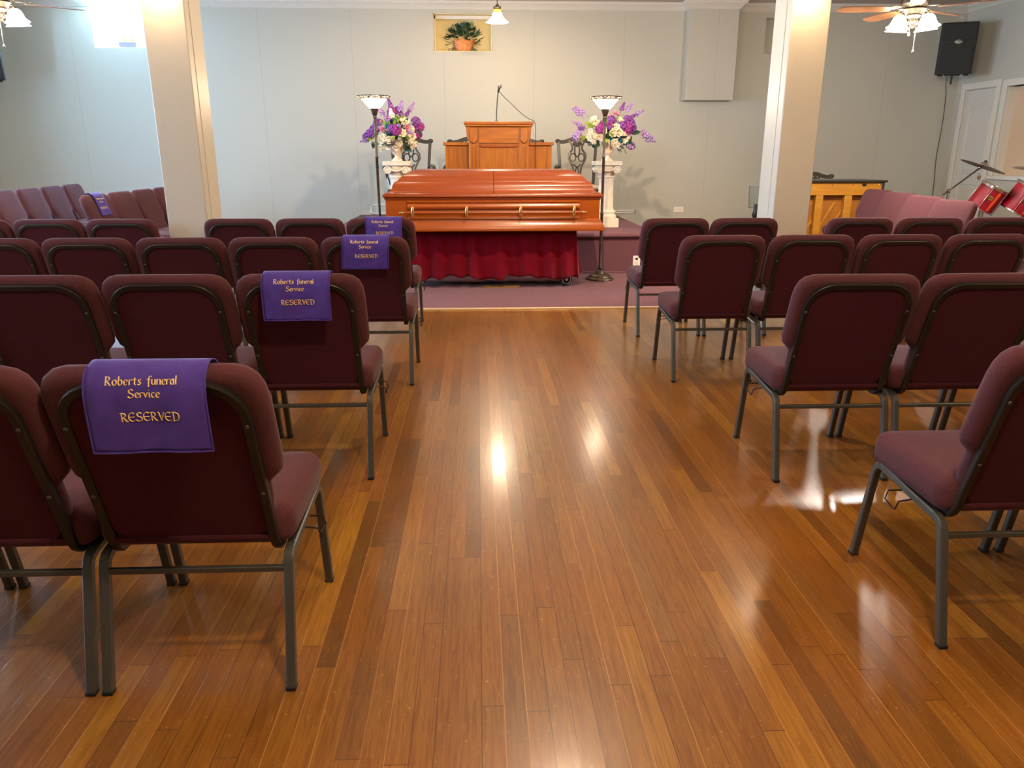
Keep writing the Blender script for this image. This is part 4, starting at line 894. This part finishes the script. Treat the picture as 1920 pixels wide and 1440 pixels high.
# ------------------------------------------------------------------ ceiling fans
def fan(x, y, rot, label, larot):
    t = thing('ceiling_fan', (x, y, 2.56), label, 'ceiling fan', 'ceiling fans with bell light kits')
    MB().lathe([(.012, .86), (.075, .85), (.07, .80), (.018, .77)], 24).build('canopy', 'brushed', t)
    MB().tube([(0, 0, .18), (0, 0, .80)], .013, 10).build('downrod', 'brushed', t)
    MB().lathe([(.0, .19), (.04, .18), (.10, .15), (.12, .11), (.12, .06), (.09, .03), (.10, .015), (.07, -.005), (.06, -.02), (0, -.02)], 36).build('motor_housing', 'bronze', t)
    for k in range(5):
        a = rot+2*PI*k/5; T = Matrix.Rotation(a, 4, 'Z')
        Tp = T @ Matrix.Translation((0, 0, .022)) @ Matrix.Rotation(math.radians(11), 4, 'X')
        o = [(.20, -.045), (.26, -.058), (.45, -.066), (.58, -.066), (.62, -.058), (.655, -.03), (.655, .03), (.62, .058), (.58, .066), (.45, .066), (.26, .058), (.20, .045)]
        MB().prism(o, lambda p, q, d_: (p, q, d_), -.003, .003, Tp).build('blade', 'fanwood', t)
        ir = MB().tube([(.09, 0, .03), (.14, .0, .012), (.2, 0, .012)], (.022, .006), side=(0, 1, 0), T=Tp)
        ir.tube(catmull([(.12, .0, .014), (.16, .035, .014), (.21, .03, .014), (.235, 0, .014), (.21, -.03, .014), (.16, -.035, .014)], 4, True), .004, 5, closed=True, T=Tp); ir.build('blade_iron', 'brushed', t)
    MB().lathe([(.05, -.02), (.058, -.035), (.05, -.05), (.03, -.06), (.04, -.08), (.036, -.10), (.015, -.115), (.02, -.13), (0, -.14)], 28).build('light_hub', 'brushed', t)
    for k in range(4):
        a = larot+2*PI*k/4; T = Matrix.Rotation(a, 4, 'Z')
        MB().tube(catmull([(.03, 0, -.08), (.06, 0, -.10), (.085, 0, -.07), (.10, 0, -.02), (.13, 0, -.008), (.152, 0, -.025), (.155, 0, -.045)], 5), .006, 8, T=T).build('light_arm', 'brushed', t)
        Tl = T @ Matrix.Translation((.157, 0, -.045)) @ Matrix.Rotation(math.radians(-8), 4, 'Y')
        MB().lathe([(.03, .0), (.045, -.012), (.056, -.035), (.064, -.065), (.076, -.085), (.097, -.102), (.092, -.102), (.072, -.082), (.058, -.055), (.045, -.02), (.026, -.008)], 36, Tl, rip=lambda a_, q: .02*math.cos(a_*8)*q, cap=False).build('lamp_shade', 'shade_w', t)
        MB().sphere((0, 0, -.06), .026, 10, 8, T=Tl).build('bulb', 'bulb', t)
    for dx, dz in ((-.045, -.20), (.012, -.34)):
        c = MB(); c.tube([(dx, -.04, -.06), (dx, -.045, dz+.02)], .0018, 5); c = c.build('pull_chain', 'brushed', t)
        MB().lathe([(.0, .028), (.006, .02), (.011, .004), (.008, -.004), (0, -.006)], 10, Matrix.Translation((dx, -.045, dz))).build('chain_pull', 'cardwhite' if dx < 0 else 'bronze', c)
    return t
fan(3.88, 7.3, math.radians(173), 'ceiling fan with lit glass bells at the upper right', math.radians(200))
fan(-4.02, 7.3, math.radians(-35), 'ceiling fan with lit glass bells at the upper left corner', math.radians(-18))

# ------------------------------------------------------------------ loudspeakers
def speaker(x, y, z, rz, tilt, label, arm):
    t = thing('loudspeaker', (x, y, z), label, 'loudspeaker', 'black wall loudspeakers', rz)
    t.rotation_euler = (tilt, 0, rz); w, h, dp = .225, .335, .36
    MB().prism([(-w, -.02), (w, -.02), (w, .08), (w*.62, dp), (-w*.62, dp), (-w, .08)], lambda a, b, d_: (a, b, d_), -h, h).build('cabinet', 'speaker', t, bevel=.012)
    MB().box(-w+.02, w-.02, -.034, -.018, .10, h-.02).build('horn_grille', 'grille', t, bevel=.006)
    MB().prism([(-w+.03, -h+.05), (-w+.05, -h+.03), (w-.05, -h+.03), (w-.03, -h+.05), (w-.03, .03), (w-.07, .075), (-w+.07, .075), (-w+.03, .03)], lambda a, b, d_: (a, d_, b), -.036, -.018).build('woofer_grille', 'grille', t, bevel=.006)
    T = Matrix.Translation((.0, -.042, .088)) @ Matrix.Rotation(PI/2, 4, 'X')
    lg = MB().sphere((0, 0, 0), 1, 24, 8, (.048, .026, .006), T=T).build('badge', 'logo', t)
    em = MB(); em.tube([(.040*math.cos(2*PI*k/24), -.048, .088+.0195*math.sin(2*PI*k/24)) for k in range(24)], .0022, 5, closed=True); em.build('badge_ring', 'blackplastic', lg)
    e2 = MB()
    e2.tube(catmull([(-.030, -.050, .078), (-.018, -.050, .100), (-.006, -.050, .101), (-.002, -.050, .090), (-.016, -.050, .084)], 4), .003, 5)
    e2.tube(catmull([(-.002, -.050, .078), (.010, -.050, .100), (.026, -.050, .099), (.024, -.050, .088), (.010, -.050, .085)], 4), .003, 5); e2.build('badge_emblem', 'blackplastic', lg)
    for s_ in (-1, 1): MB().box(s_*.16-.03, s_*.16+.03, -.01, .05, -h-.018, -h).build('rubber_foot', 'rubber', t, bevel=.004)
    MB().box(-.09, .09, .02, .16, -h-.016, -h+.002).box(-.014, .014, .08, .10, -h-.13, -h-.01).build('bracket', 'blackplastic', t, bevel=.003)
    MB().tube([(0, .34, -.2), (0, arm, -.2)], .02, 10).build('wall_arm', 'blackplastic', t)
    MB().tube([(0, .06, h), (0, .06, h+.05)], .004, 6).tube([(.018*math.cos(k/9*5.2-.9), .06, h+.066+.018*math.sin(k/9*5.2-.9)) for k in range(10)], .0035, 6).build('eye_hook', 'chrome', t)
    return t
speaker(6.66, 11.25, 2.75, math.radians(-24), math.radians(6), 'black loudspeaker with oval badge hung in the right corner', .70)
speaker(-6.45, 11.1, 2.62, math.radians(24), math.radians(6), 'black loudspeaker just entering the left edge of the photo', .95)
o = MB().tube(catmull([(6.86, 11.72, 2.42), (6.97, 11.93, 2.36), (7.03, 11.985, 2.2), (7.045, 11.985, 1.8), (7.03, 11.985, 1.3), (7.06, 11.985, .8), (7.06, 11.985, .14)], 6), .005, 6).build('speaker_cable', 'blackplastic'); tag(o, 'thin dark cable running down the wall from the right loudspeaker', 'cable')

# ------------------------------------------------------------------ plants in recesses
np_ = thing('potted_plant', (-.175, 12.16, NI[2]+.011), 'bushy green plant in a terracotta pot in the centre wall recess', 'plant')
MB().lathe([(.10, 0), (.125, .02), (.14, .09), (.148, .14), (.155, .15), (.15, .165), (.12, .16), (.0, .15)], 32, Matrix.Scale(.6, 4, (0, 1, 0)), rip=lambda a, q: .03*math.cos(a*9)*math.sin(PI*q)).build('pot', 'terracotta', np_)
rd = random.Random(21); fg = MB(); fv = MB()
for k in range(150):
    a = rd.uniform(PI*.0, 2*PI); b = rd.uniform(.1, 1.45); d_ = Vector((math.cos(a)*math.cos(b)*1.5, math.sin(a)*math.cos(b)*.45, math.sin(b)*1.05))
    p = Vector((-.0, -.02, .13))+Vector((d_.x*.15, d_.y*.13, d_.z*.19)); dd = Vector((d_.x, -abs(d_.y)*.8-.3, d_.z+rd.uniform(-.9, .3)))
    leafm(rd.uniform(.05, .085), rd.uniform(.022, .034), fg, Matrix.Translation(p) @ dd.to_track_quat('Z', 'Y').to_matrix().to_4x4())
for (px, pz, dx, dz, n) in ((-.22, .19, -1, .1, 5), (-.23, .12, -1, -.5, 4), (.19, .12, 1, -.2, 6), (.16, .07, .6, -.9, 4), (-.16, .25, -.6, .8, 4), (.15, .30, .2, 1, 4), (.2, .2, .8, .3, 4), (-.18, .06, -.6, -.8, 3)):
    for k in range(n):
        dd = Vector((dx+rd.uniform(-.6, .6), -.35, dz+rd.uniform(-.6, .6))); leafm(rd.uniform(.075, .11), .03, fv, Matrix.Translation((px*.8, -.04, pz)) @ dd.to_track_quat('Z', 'Y').to_matrix().to_4x4())
fg.build('foliage', 'leaf_dark', np_, ang=180); fv.build('variegated_leaves', 'leaf_var', np_, ang=180)
wp = thing('window_planter', (-4.93, 12.08, WIN[2]+.01), 'small mauve planter with yellow green sprigs on the bright window sill', 'planter')
MB().box(-.125, .125, -.06, .06, 0, .075).build('box', 'lilac_pot', wp, bevel=.008)
sp = MB()
for k in range(26):
    x_ = rd.uniform(-.09, .09); leafm(rd.uniform(.04, .08), .014, sp, Matrix.Translation((x_, rd.uniform(-.03, .03), .065)) @ Vector((rd.uniform(-.5, .5), rd.uniform(-.4, .2), 1)).to_track_quat('Z', 'Y').to_matrix().to_4x4())
sp.build('sprigs', 'leaf_lime', wp, ang=180)

# ------------------------------------------------------------------ outlets and wall vents
def outlet(loc, label, w=.075, h=.115, n=2):
    t = thing('wall_outlet', loc, label, 'outlet', 'white outlets')
    MB().box(-w/2, w/2, -.006, 0, -h/2, h/2).build('cover_plate', 'cardwhite', t, bevel=.002)
    for k in range(n):
        if w > h: MB().box(-w*.32+k*w*.4, -w*.32+k*w*.4+.03, -.009, -.004, -.016, .016).build('socket', 'plaster', t, bevel=.003)
        else: MB().box(-.014, .014, -.009, -.004, -.035+k*.045, -.010+k*.045).build('socket', 'blackplastic' if k else 'plaster', t, bevel=.003)
outlet((3.09, 12.0, .53), 'white double outlet on the back wall right of the platform', .15, .085)
outlet((1.855, 9.0, .15), 'white outlet low on the carpeted platform front', .085, .115)
def vent(x0, x1, z0, z1, label):
    t = thing('wall_grille', ((x0+x1)/2, 12.0, (z0+z1)/2), label, 'vent', 'white wall grilles'); a, b = (x1-x0)/2, (z1-z0)/2
    MB().box(-a, a, -.012, 0, b-.02, b).box(-a, a, -.012, 0, -b, -b+.02).box(-a, -a+.02, -.012, 0, -b, b).box(a-.02, a, -.012, 0, -b, b).build('frame', 'cardwhite', t, bevel=.002)
    mb = MB()
    for k in range(int(2*b/.022)): z = -b+.025+k*.022; mb.box(-a+.02, a-.02, -.007, -.002, z, z+.012) if z < b-.03 else None
    mb.build('louvres', 'wall_white', t)
vent(-1.63, -1.18, .48, .63, 'white wall grille low on the wall left of the casket')
vent(1.80, 2.42, .48, .53, 'slim white wall grille low on the wall beside the right pedestal')

# ------------------------------------------------------------------ drums and cymbals
def tom(loc, r, h, tx, ty, label, badge=True):
    t = thing('tom_drum', loc, label, 'drum', 'red tom drums'); t.rotation_euler = (tx, ty, 0)
    MB().lathe([(r, -h/2), (r, h/2)], 40, cap=False).lathe([(r-.006, h/2), (r-.006, -h/2)], 40, cap=False).build('shell', 'drum', t)
    for z, nm in ((h/2, 'batter_head'), (-h/2, 'resonant_head')): MB().lathe([(0, z+(.004 if z > 0 else -.004)), (r, z+(.004 if z > 0 else -.004)), (r+.002, z)], 40, cap=False).build(nm, 'drumhead', t)
    for z in (h/2-.008, -h/2+.008):
        s_ = 1 if z > 0 else -1
        MB().lathe([(r+.003, z-.014), (r+.010, z-.013), (r+.010, z+.012*s_), (r+.004, z+.016*s_), (r+.002, z)], 40, cap=False).build('hoop', 'chrome', t)
    for k in range(6):
        a = 2*PI*k/6-PI/2+.45; cx, cy = (r+.012)*math.cos(a), (r+.012)*math.sin(a)
        MB().tube([(cx, cy, -h/2), (cx, cy, h/2)], .0032, 6).tube([(cx, cy, -.04), (cx, cy, .04)], .010, 8).build('lug', 'chrome', t)
    for a in (-PI/2+.0,):
        v = []
        for i in range(5):
            b = a-.11+.22*i/4; v += [((r+.0015)*math.cos(b), (r+.0015)*math.sin(b), -h/2+.02), ((r+.0015)*math.cos(b), (r+.0015)*math.sin(b), h/2-.02)]
        MB().add(v, [(2*i, 2*i+2, 2*i+3, 2*i+1) for i in range(4)]).build('stripe', 'drum_stripe', t)
    if not badge:
        for k in range(3):
            a = 2*PI*k/3+.5; MB().tube([((r+.02)*math.cos(a), (r+.02)*math.sin(a), .08), ((r+.02)*math.cos(a), (r+.02)*math.sin(a), -loc[2]+.01)], .007, 8).build('leg', 'chrome', t)
    if badge:
        a = -PI/2-.42; T = Matrix.Rotation(a+PI/2, 4, 'Z') @ Matrix.Translation((0, -r-.001, .02))
        bd = MB().box(-.036, .036, -.003, .004, -.022, .022, T).build('badge', 'gold', t, bevel=.001)
        gl = {'P': [[(0, 0), (0, 1), (.5, .95), (.55, .6), (0, .5)]], 'e': G['e'][1], 'a': G['a'][1], 'r': G['r'][1], 'l': G['l'][1]}
        mb = MB(); x_ = -.028
        for ch, w in (('P', .72), ('e', .56), ('a', .6), ('r', .5), ('l', .3)):
            for s in gl[ch]: mb.tube([(x_+a_*.018, -.0045, -.008+b_*.018) for a_, b_ in s], .0014, 5, T=T)
            x_ += w*.018+.001
        mb.build('badge_lettering', 'blackplastic', bd)
    return t
tom((5.78, 8.72, .875), .155, .27, math.radians(16), math.radians(24), 'small red tom drum, left one of the drum set')
tom((6.12, 8.60, .865), .175, .30, math.radians(16), math.radians(24), 'larger red tom drum with a badge beside the smaller one')
tom((6.44, 8.12, .70), .19, .36, 0, 0, 'red floor tom cut off by the right photo edge', False)
bd = thing('bass_drum', (6.05, 9.15, .28), 'red bass drum hidden behind the chairs under the toms', 'drum')
T = Matrix.Rotation(PI/2, 4, 'X')
MB().lathe([(.27, -.2), (.27, .2)], 40, T, cap=False).build('shell', 'drum', bd)
for z in (-.2, .2):
    MB().lathe([(.262, z-.012), (.285, z-.012), (.285, z+.012), (.262, z+.012)], 40, T, cap=False).build('hoop', 'drum', bd); MB().lathe([(0, z), (.27, z)], 40, T, cap=False).build('drumhead', 'drumhead', bd)
MB().tube([(-.12, -.1, .27), (-.12, -.13, .62)], .014, 10).tube([(-.08, -.1, .27), (-.08, -.13, .62)], .014, 10).tube([(-.12, -.13, .60), (-.22, -.25, .66)], .012, 8).tube([(-.08, -.13, .60), (.0, -.3, .64)], .012, 8).build('tom_holder', 'chrome', bd)
def cymst(base, elbow, tip, n, r, label):
    t = thing('cymbal_stand', base, label, 'cymbal', 'cymbals on stands'); B = Vector(base); e = Vector(elbow)-B; c = Vector(tip)-B
    MB().tube([(e.x, e.y, .12), tuple(e)], .012, 10).build('upright', 'chrome', t)
    for k in range(3):
        a = k*2.094; MB().tube([(e.x, e.y, .35), (e.x+.2*math.cos(a), e.y+.2*math.sin(a), .012)], .008, 8).build('leg', 'chrome', t)
    MB().tube([e-(c-e)*.15, e+(c-e)*.93], .0085, 10).build('boom_arm', 'black_wood', t)
    MB().sphere(e, .026, 10, 8).tube([e+Vector((-.03, -.02, 0)), e+Vector((.03, -.02, .03))], .008, 6).build('boom_clamp', 'chrome', t)
    q = e+(c-e)*.90; MB().sphere(q, .02, 10, 8).tube([q+Vector((-.04, -.01, .02)), q], .006, 6).tube([q, tuple(c-Vector(n)*.0)], .006, 6).build('tilter', 'chrome', t)
    T = Matrix.Translation(c) @ Vector(n).to_track_quat('Z', 'Y').to_matrix().to_4x4()
    cy = MB().lathe([(.006, .03), (.02, .029), (.036, .020), (.045, .008), (.08, .003), (.15, -.006), (r, -.018), (r, -.020), (.15, -.008), (.08, .001), (.042, .004), (.03, .016), (.006, .027)], 48, T).build('cymbal', 'cymbal', t)
    MB().lathe([(.014, .028), (.018, .032), (.018, .048), (.008, .052), (0, .06)], 12, T).build('wing_nut', 'rubber', cy)
cymst((5.15, 8.55, .006), (5.18, 8.50, .96), (5.53, 8.50, 1.235), (.34, -.10, 1), .235, 'tilted bronze cymbal on a boom stand beside the door')
cymst((6.6, 8.8, .006), (6.6, 8.8, .95), (6.17, 8.60, 1.205), (.05, -.12, 1), .2, 'second cymbal cut off by the right photo edge')

# ------------------------------------------------------------------ lights
def pt(name, loc, e, c, r=.05, kind='POINT', rot=None, size=None, size_y=None, spread=None):
    l = bpy.data.lights.new(name, kind); l.energy = e; l.color = rgb(c)[:3]
    if kind == 'AREA':
        l.shape = 'RECTANGLE'; l.size = size; l.size_y = size_y or size
        if spread: l.spread = spread
    else: l.shadow_soft_size = r
    o = bpy.data.objects.new(name, l); col.objects.link(o); o.location = loc
    if rot: o.rotation_euler = rot
    return o
WARM = '#ffe0bc'; NEU = '#fff6ea'; COOL = '#9cceff'
pt('pendant_light', (.262, 10.2, 2.86), 27, WARM, .05)
for x, y in ((1.352, 8.53), (-1.06, 8.5)): pt('torchiere_light', (x, y, 1.93), 25, WARM, .06)
for x, a in ((3.88, 200), (-4.02, -18)):
    for k in range(4):
        b = math.radians(a+90*k); pt('fan_light', (x+.17*math.cos(b), 7.3+.17*math.sin(b), 2.40), 27 if x > 0 else 7, NEU, .05)
# wall sconces high on the column faces (above the picture) and unseen ceiling domes, the rear ones added as fill
def sconce(x, y, label):
    t = thing('column_sconce', (x, y, 2.62), label, 'lamp', 'sconces high on the columns')
    MB().box(-.05, .05, -.015, .0, -.08, .08).build('back_plate', 'bronze', t, bevel=.004)
    MB().tube(catmull([(0, -.01, 0), (0, -.08, .03), (0, -.13, .0), (0, -.13, -.03)], 4), .008, 8).build('arm', 'bronze', t)
    MB().lathe([(.03, -.02), (.05, -.05), (.065, -.09), (.095, -.13), (.09, -.13), (.06, -.09), (.045, -.05)], 28, Matrix.Translation((0, -.13, 0)), cap=False).build('lamp_shade', 'shade_dim', t)
    pt('sconce_light', (x, y-.13, 2.50), 1.6, WARM, .05)
sconce(2.36, 5.97, 'glass sconce high on the front of the right column'); sconce(-2.18, 5.97, 'glass sconce high on the front of the left column')
def dome(x, y, e, label, c=WARM):
    t = thing('unseen_ceiling_lamp', (x, y, ZC), label, 'lamp', 'unseen round ceiling lamps')
    MB().lathe([(.16, 0), (.165, -.02), (.15, -.03), (.14, -.03)], 32).build('rim', 'bronze', t)
    MB().lathe([(.145, -.03), (.13, -.07), (.08, -.10), (0, -.11)], 32).build('diffuser', 'shade', t)
    pt('unseen_ceiling_light', (x, y, ZC-.22), e, c, .09)
dome(.6, 4.5, 30, 'unseen round ceiling lamp above the aisle before the carpet')
dome(.5, .6, 60, 'unseen ceiling lamp added as fill above the rear of the aisle')  # this and the next two are added to brighten the near seats
dome(-4.2, 2.2, 30, 'unseen ceiling lamp added as fill over the rear left seats'); dome(4.4, 2.2, 38, 'unseen ceiling lamp added as fill over the rear right seats')
sp_ = thing('spotlight', (.92, 6.2, ZC), 'bronze ceiling spotlight aimed at the casket', 'lamp')
MB().lathe([(.06, 0), (.06, -.02), (.012, -.03), (.012, -.10)], 24).build('mount', 'bronze', sp_)
aim = (Vector((.25, 8.9, .9))-Vector((.92, 6.2, 3.28))).normalized(); qa = aim.to_track_quat('-Z', 'Y')
Ta = Matrix.Translation((0, 0, -.14)) @ qa.to_matrix().to_4x4()
MB().lathe([(0, .10), (.05, .09), (.062, .04), (.066, -.08), (.060, -.08), (.055, .03), (0, .04)], 28, Ta).build('can', 'bronze', sp_)
MB().lathe([(.0, -.02), (.05, -.02), (.05, -.015), (0, -.015)], 24, Ta).build('bulb_face', 'bulb', sp_)
lo = pt('spotlight_beam', Vector((.92, 6.2, ZC-.14))+aim*.10, 135, WARM, .035, kind='SPOT'); lo.rotation_mode = 'QUATERNION'; lo.rotation_quaternion = qa
lo.data.spot_size = math.radians(92); lo.data.spot_blend = .45
pt('daylight_back_window', (-4.99, 12.30, 3.06), 190, COOL, kind='AREA', rot=(math.radians(-90), 0, 0), size=.8, size_y=.56)
for i, (a, b, c, d_) in enumerate(LW):
    pt('daylight_side_window', (XL-.28, (a+b)/2, (c+d_)/2), (40, 80, 170)[i], COOL, kind='AREA', rot=(0, math.radians(-90), 0), size=1.5, size_y=1.2)
w = bpy.data.worlds.new('sky'); bpy.context.scene.world = w; w.use_nodes = True
w.node_tree.nodes['Background'].inputs[0].default_value = rgb('#cfe4ff'); w.node_tree.nodes['Background'].inputs[1].default_value = 4

# ------------------------------------------------------------------ camera
sc = bpy.context.scene
cd = bpy.data.cameras.new('camera'); cam = bpy.data.objects.new('camera', cd); col.objects.link(cam); sc.camera = cam
cam.location = (0, 0, 1.35); cam.rotation_euler = (PI/2-math.atan(431/1440), 0, -math.radians(2.475)); cd.sensor_width = 36; cd.lens = 27; cd.clip_start = .05
sc.view_settings.view_transform = 'Standard'; sc.view_settings.look = 'None'; sc.view_settings.exposure = 1.5; sc.view_settings.gamma = 1
sc.view_settings.use_curve_mapping = False
sc.cycles.use_denoising = True; sc.cycles.max_bounces = 8; sc.cycles.diffuse_bounces = 5; sc.cycles.sample_clamp_indirect = 6; sc.cycles.caustics_reflective = False; sc.cycles.caustics_refractive = False
sc.cycles.use_light_tree = True
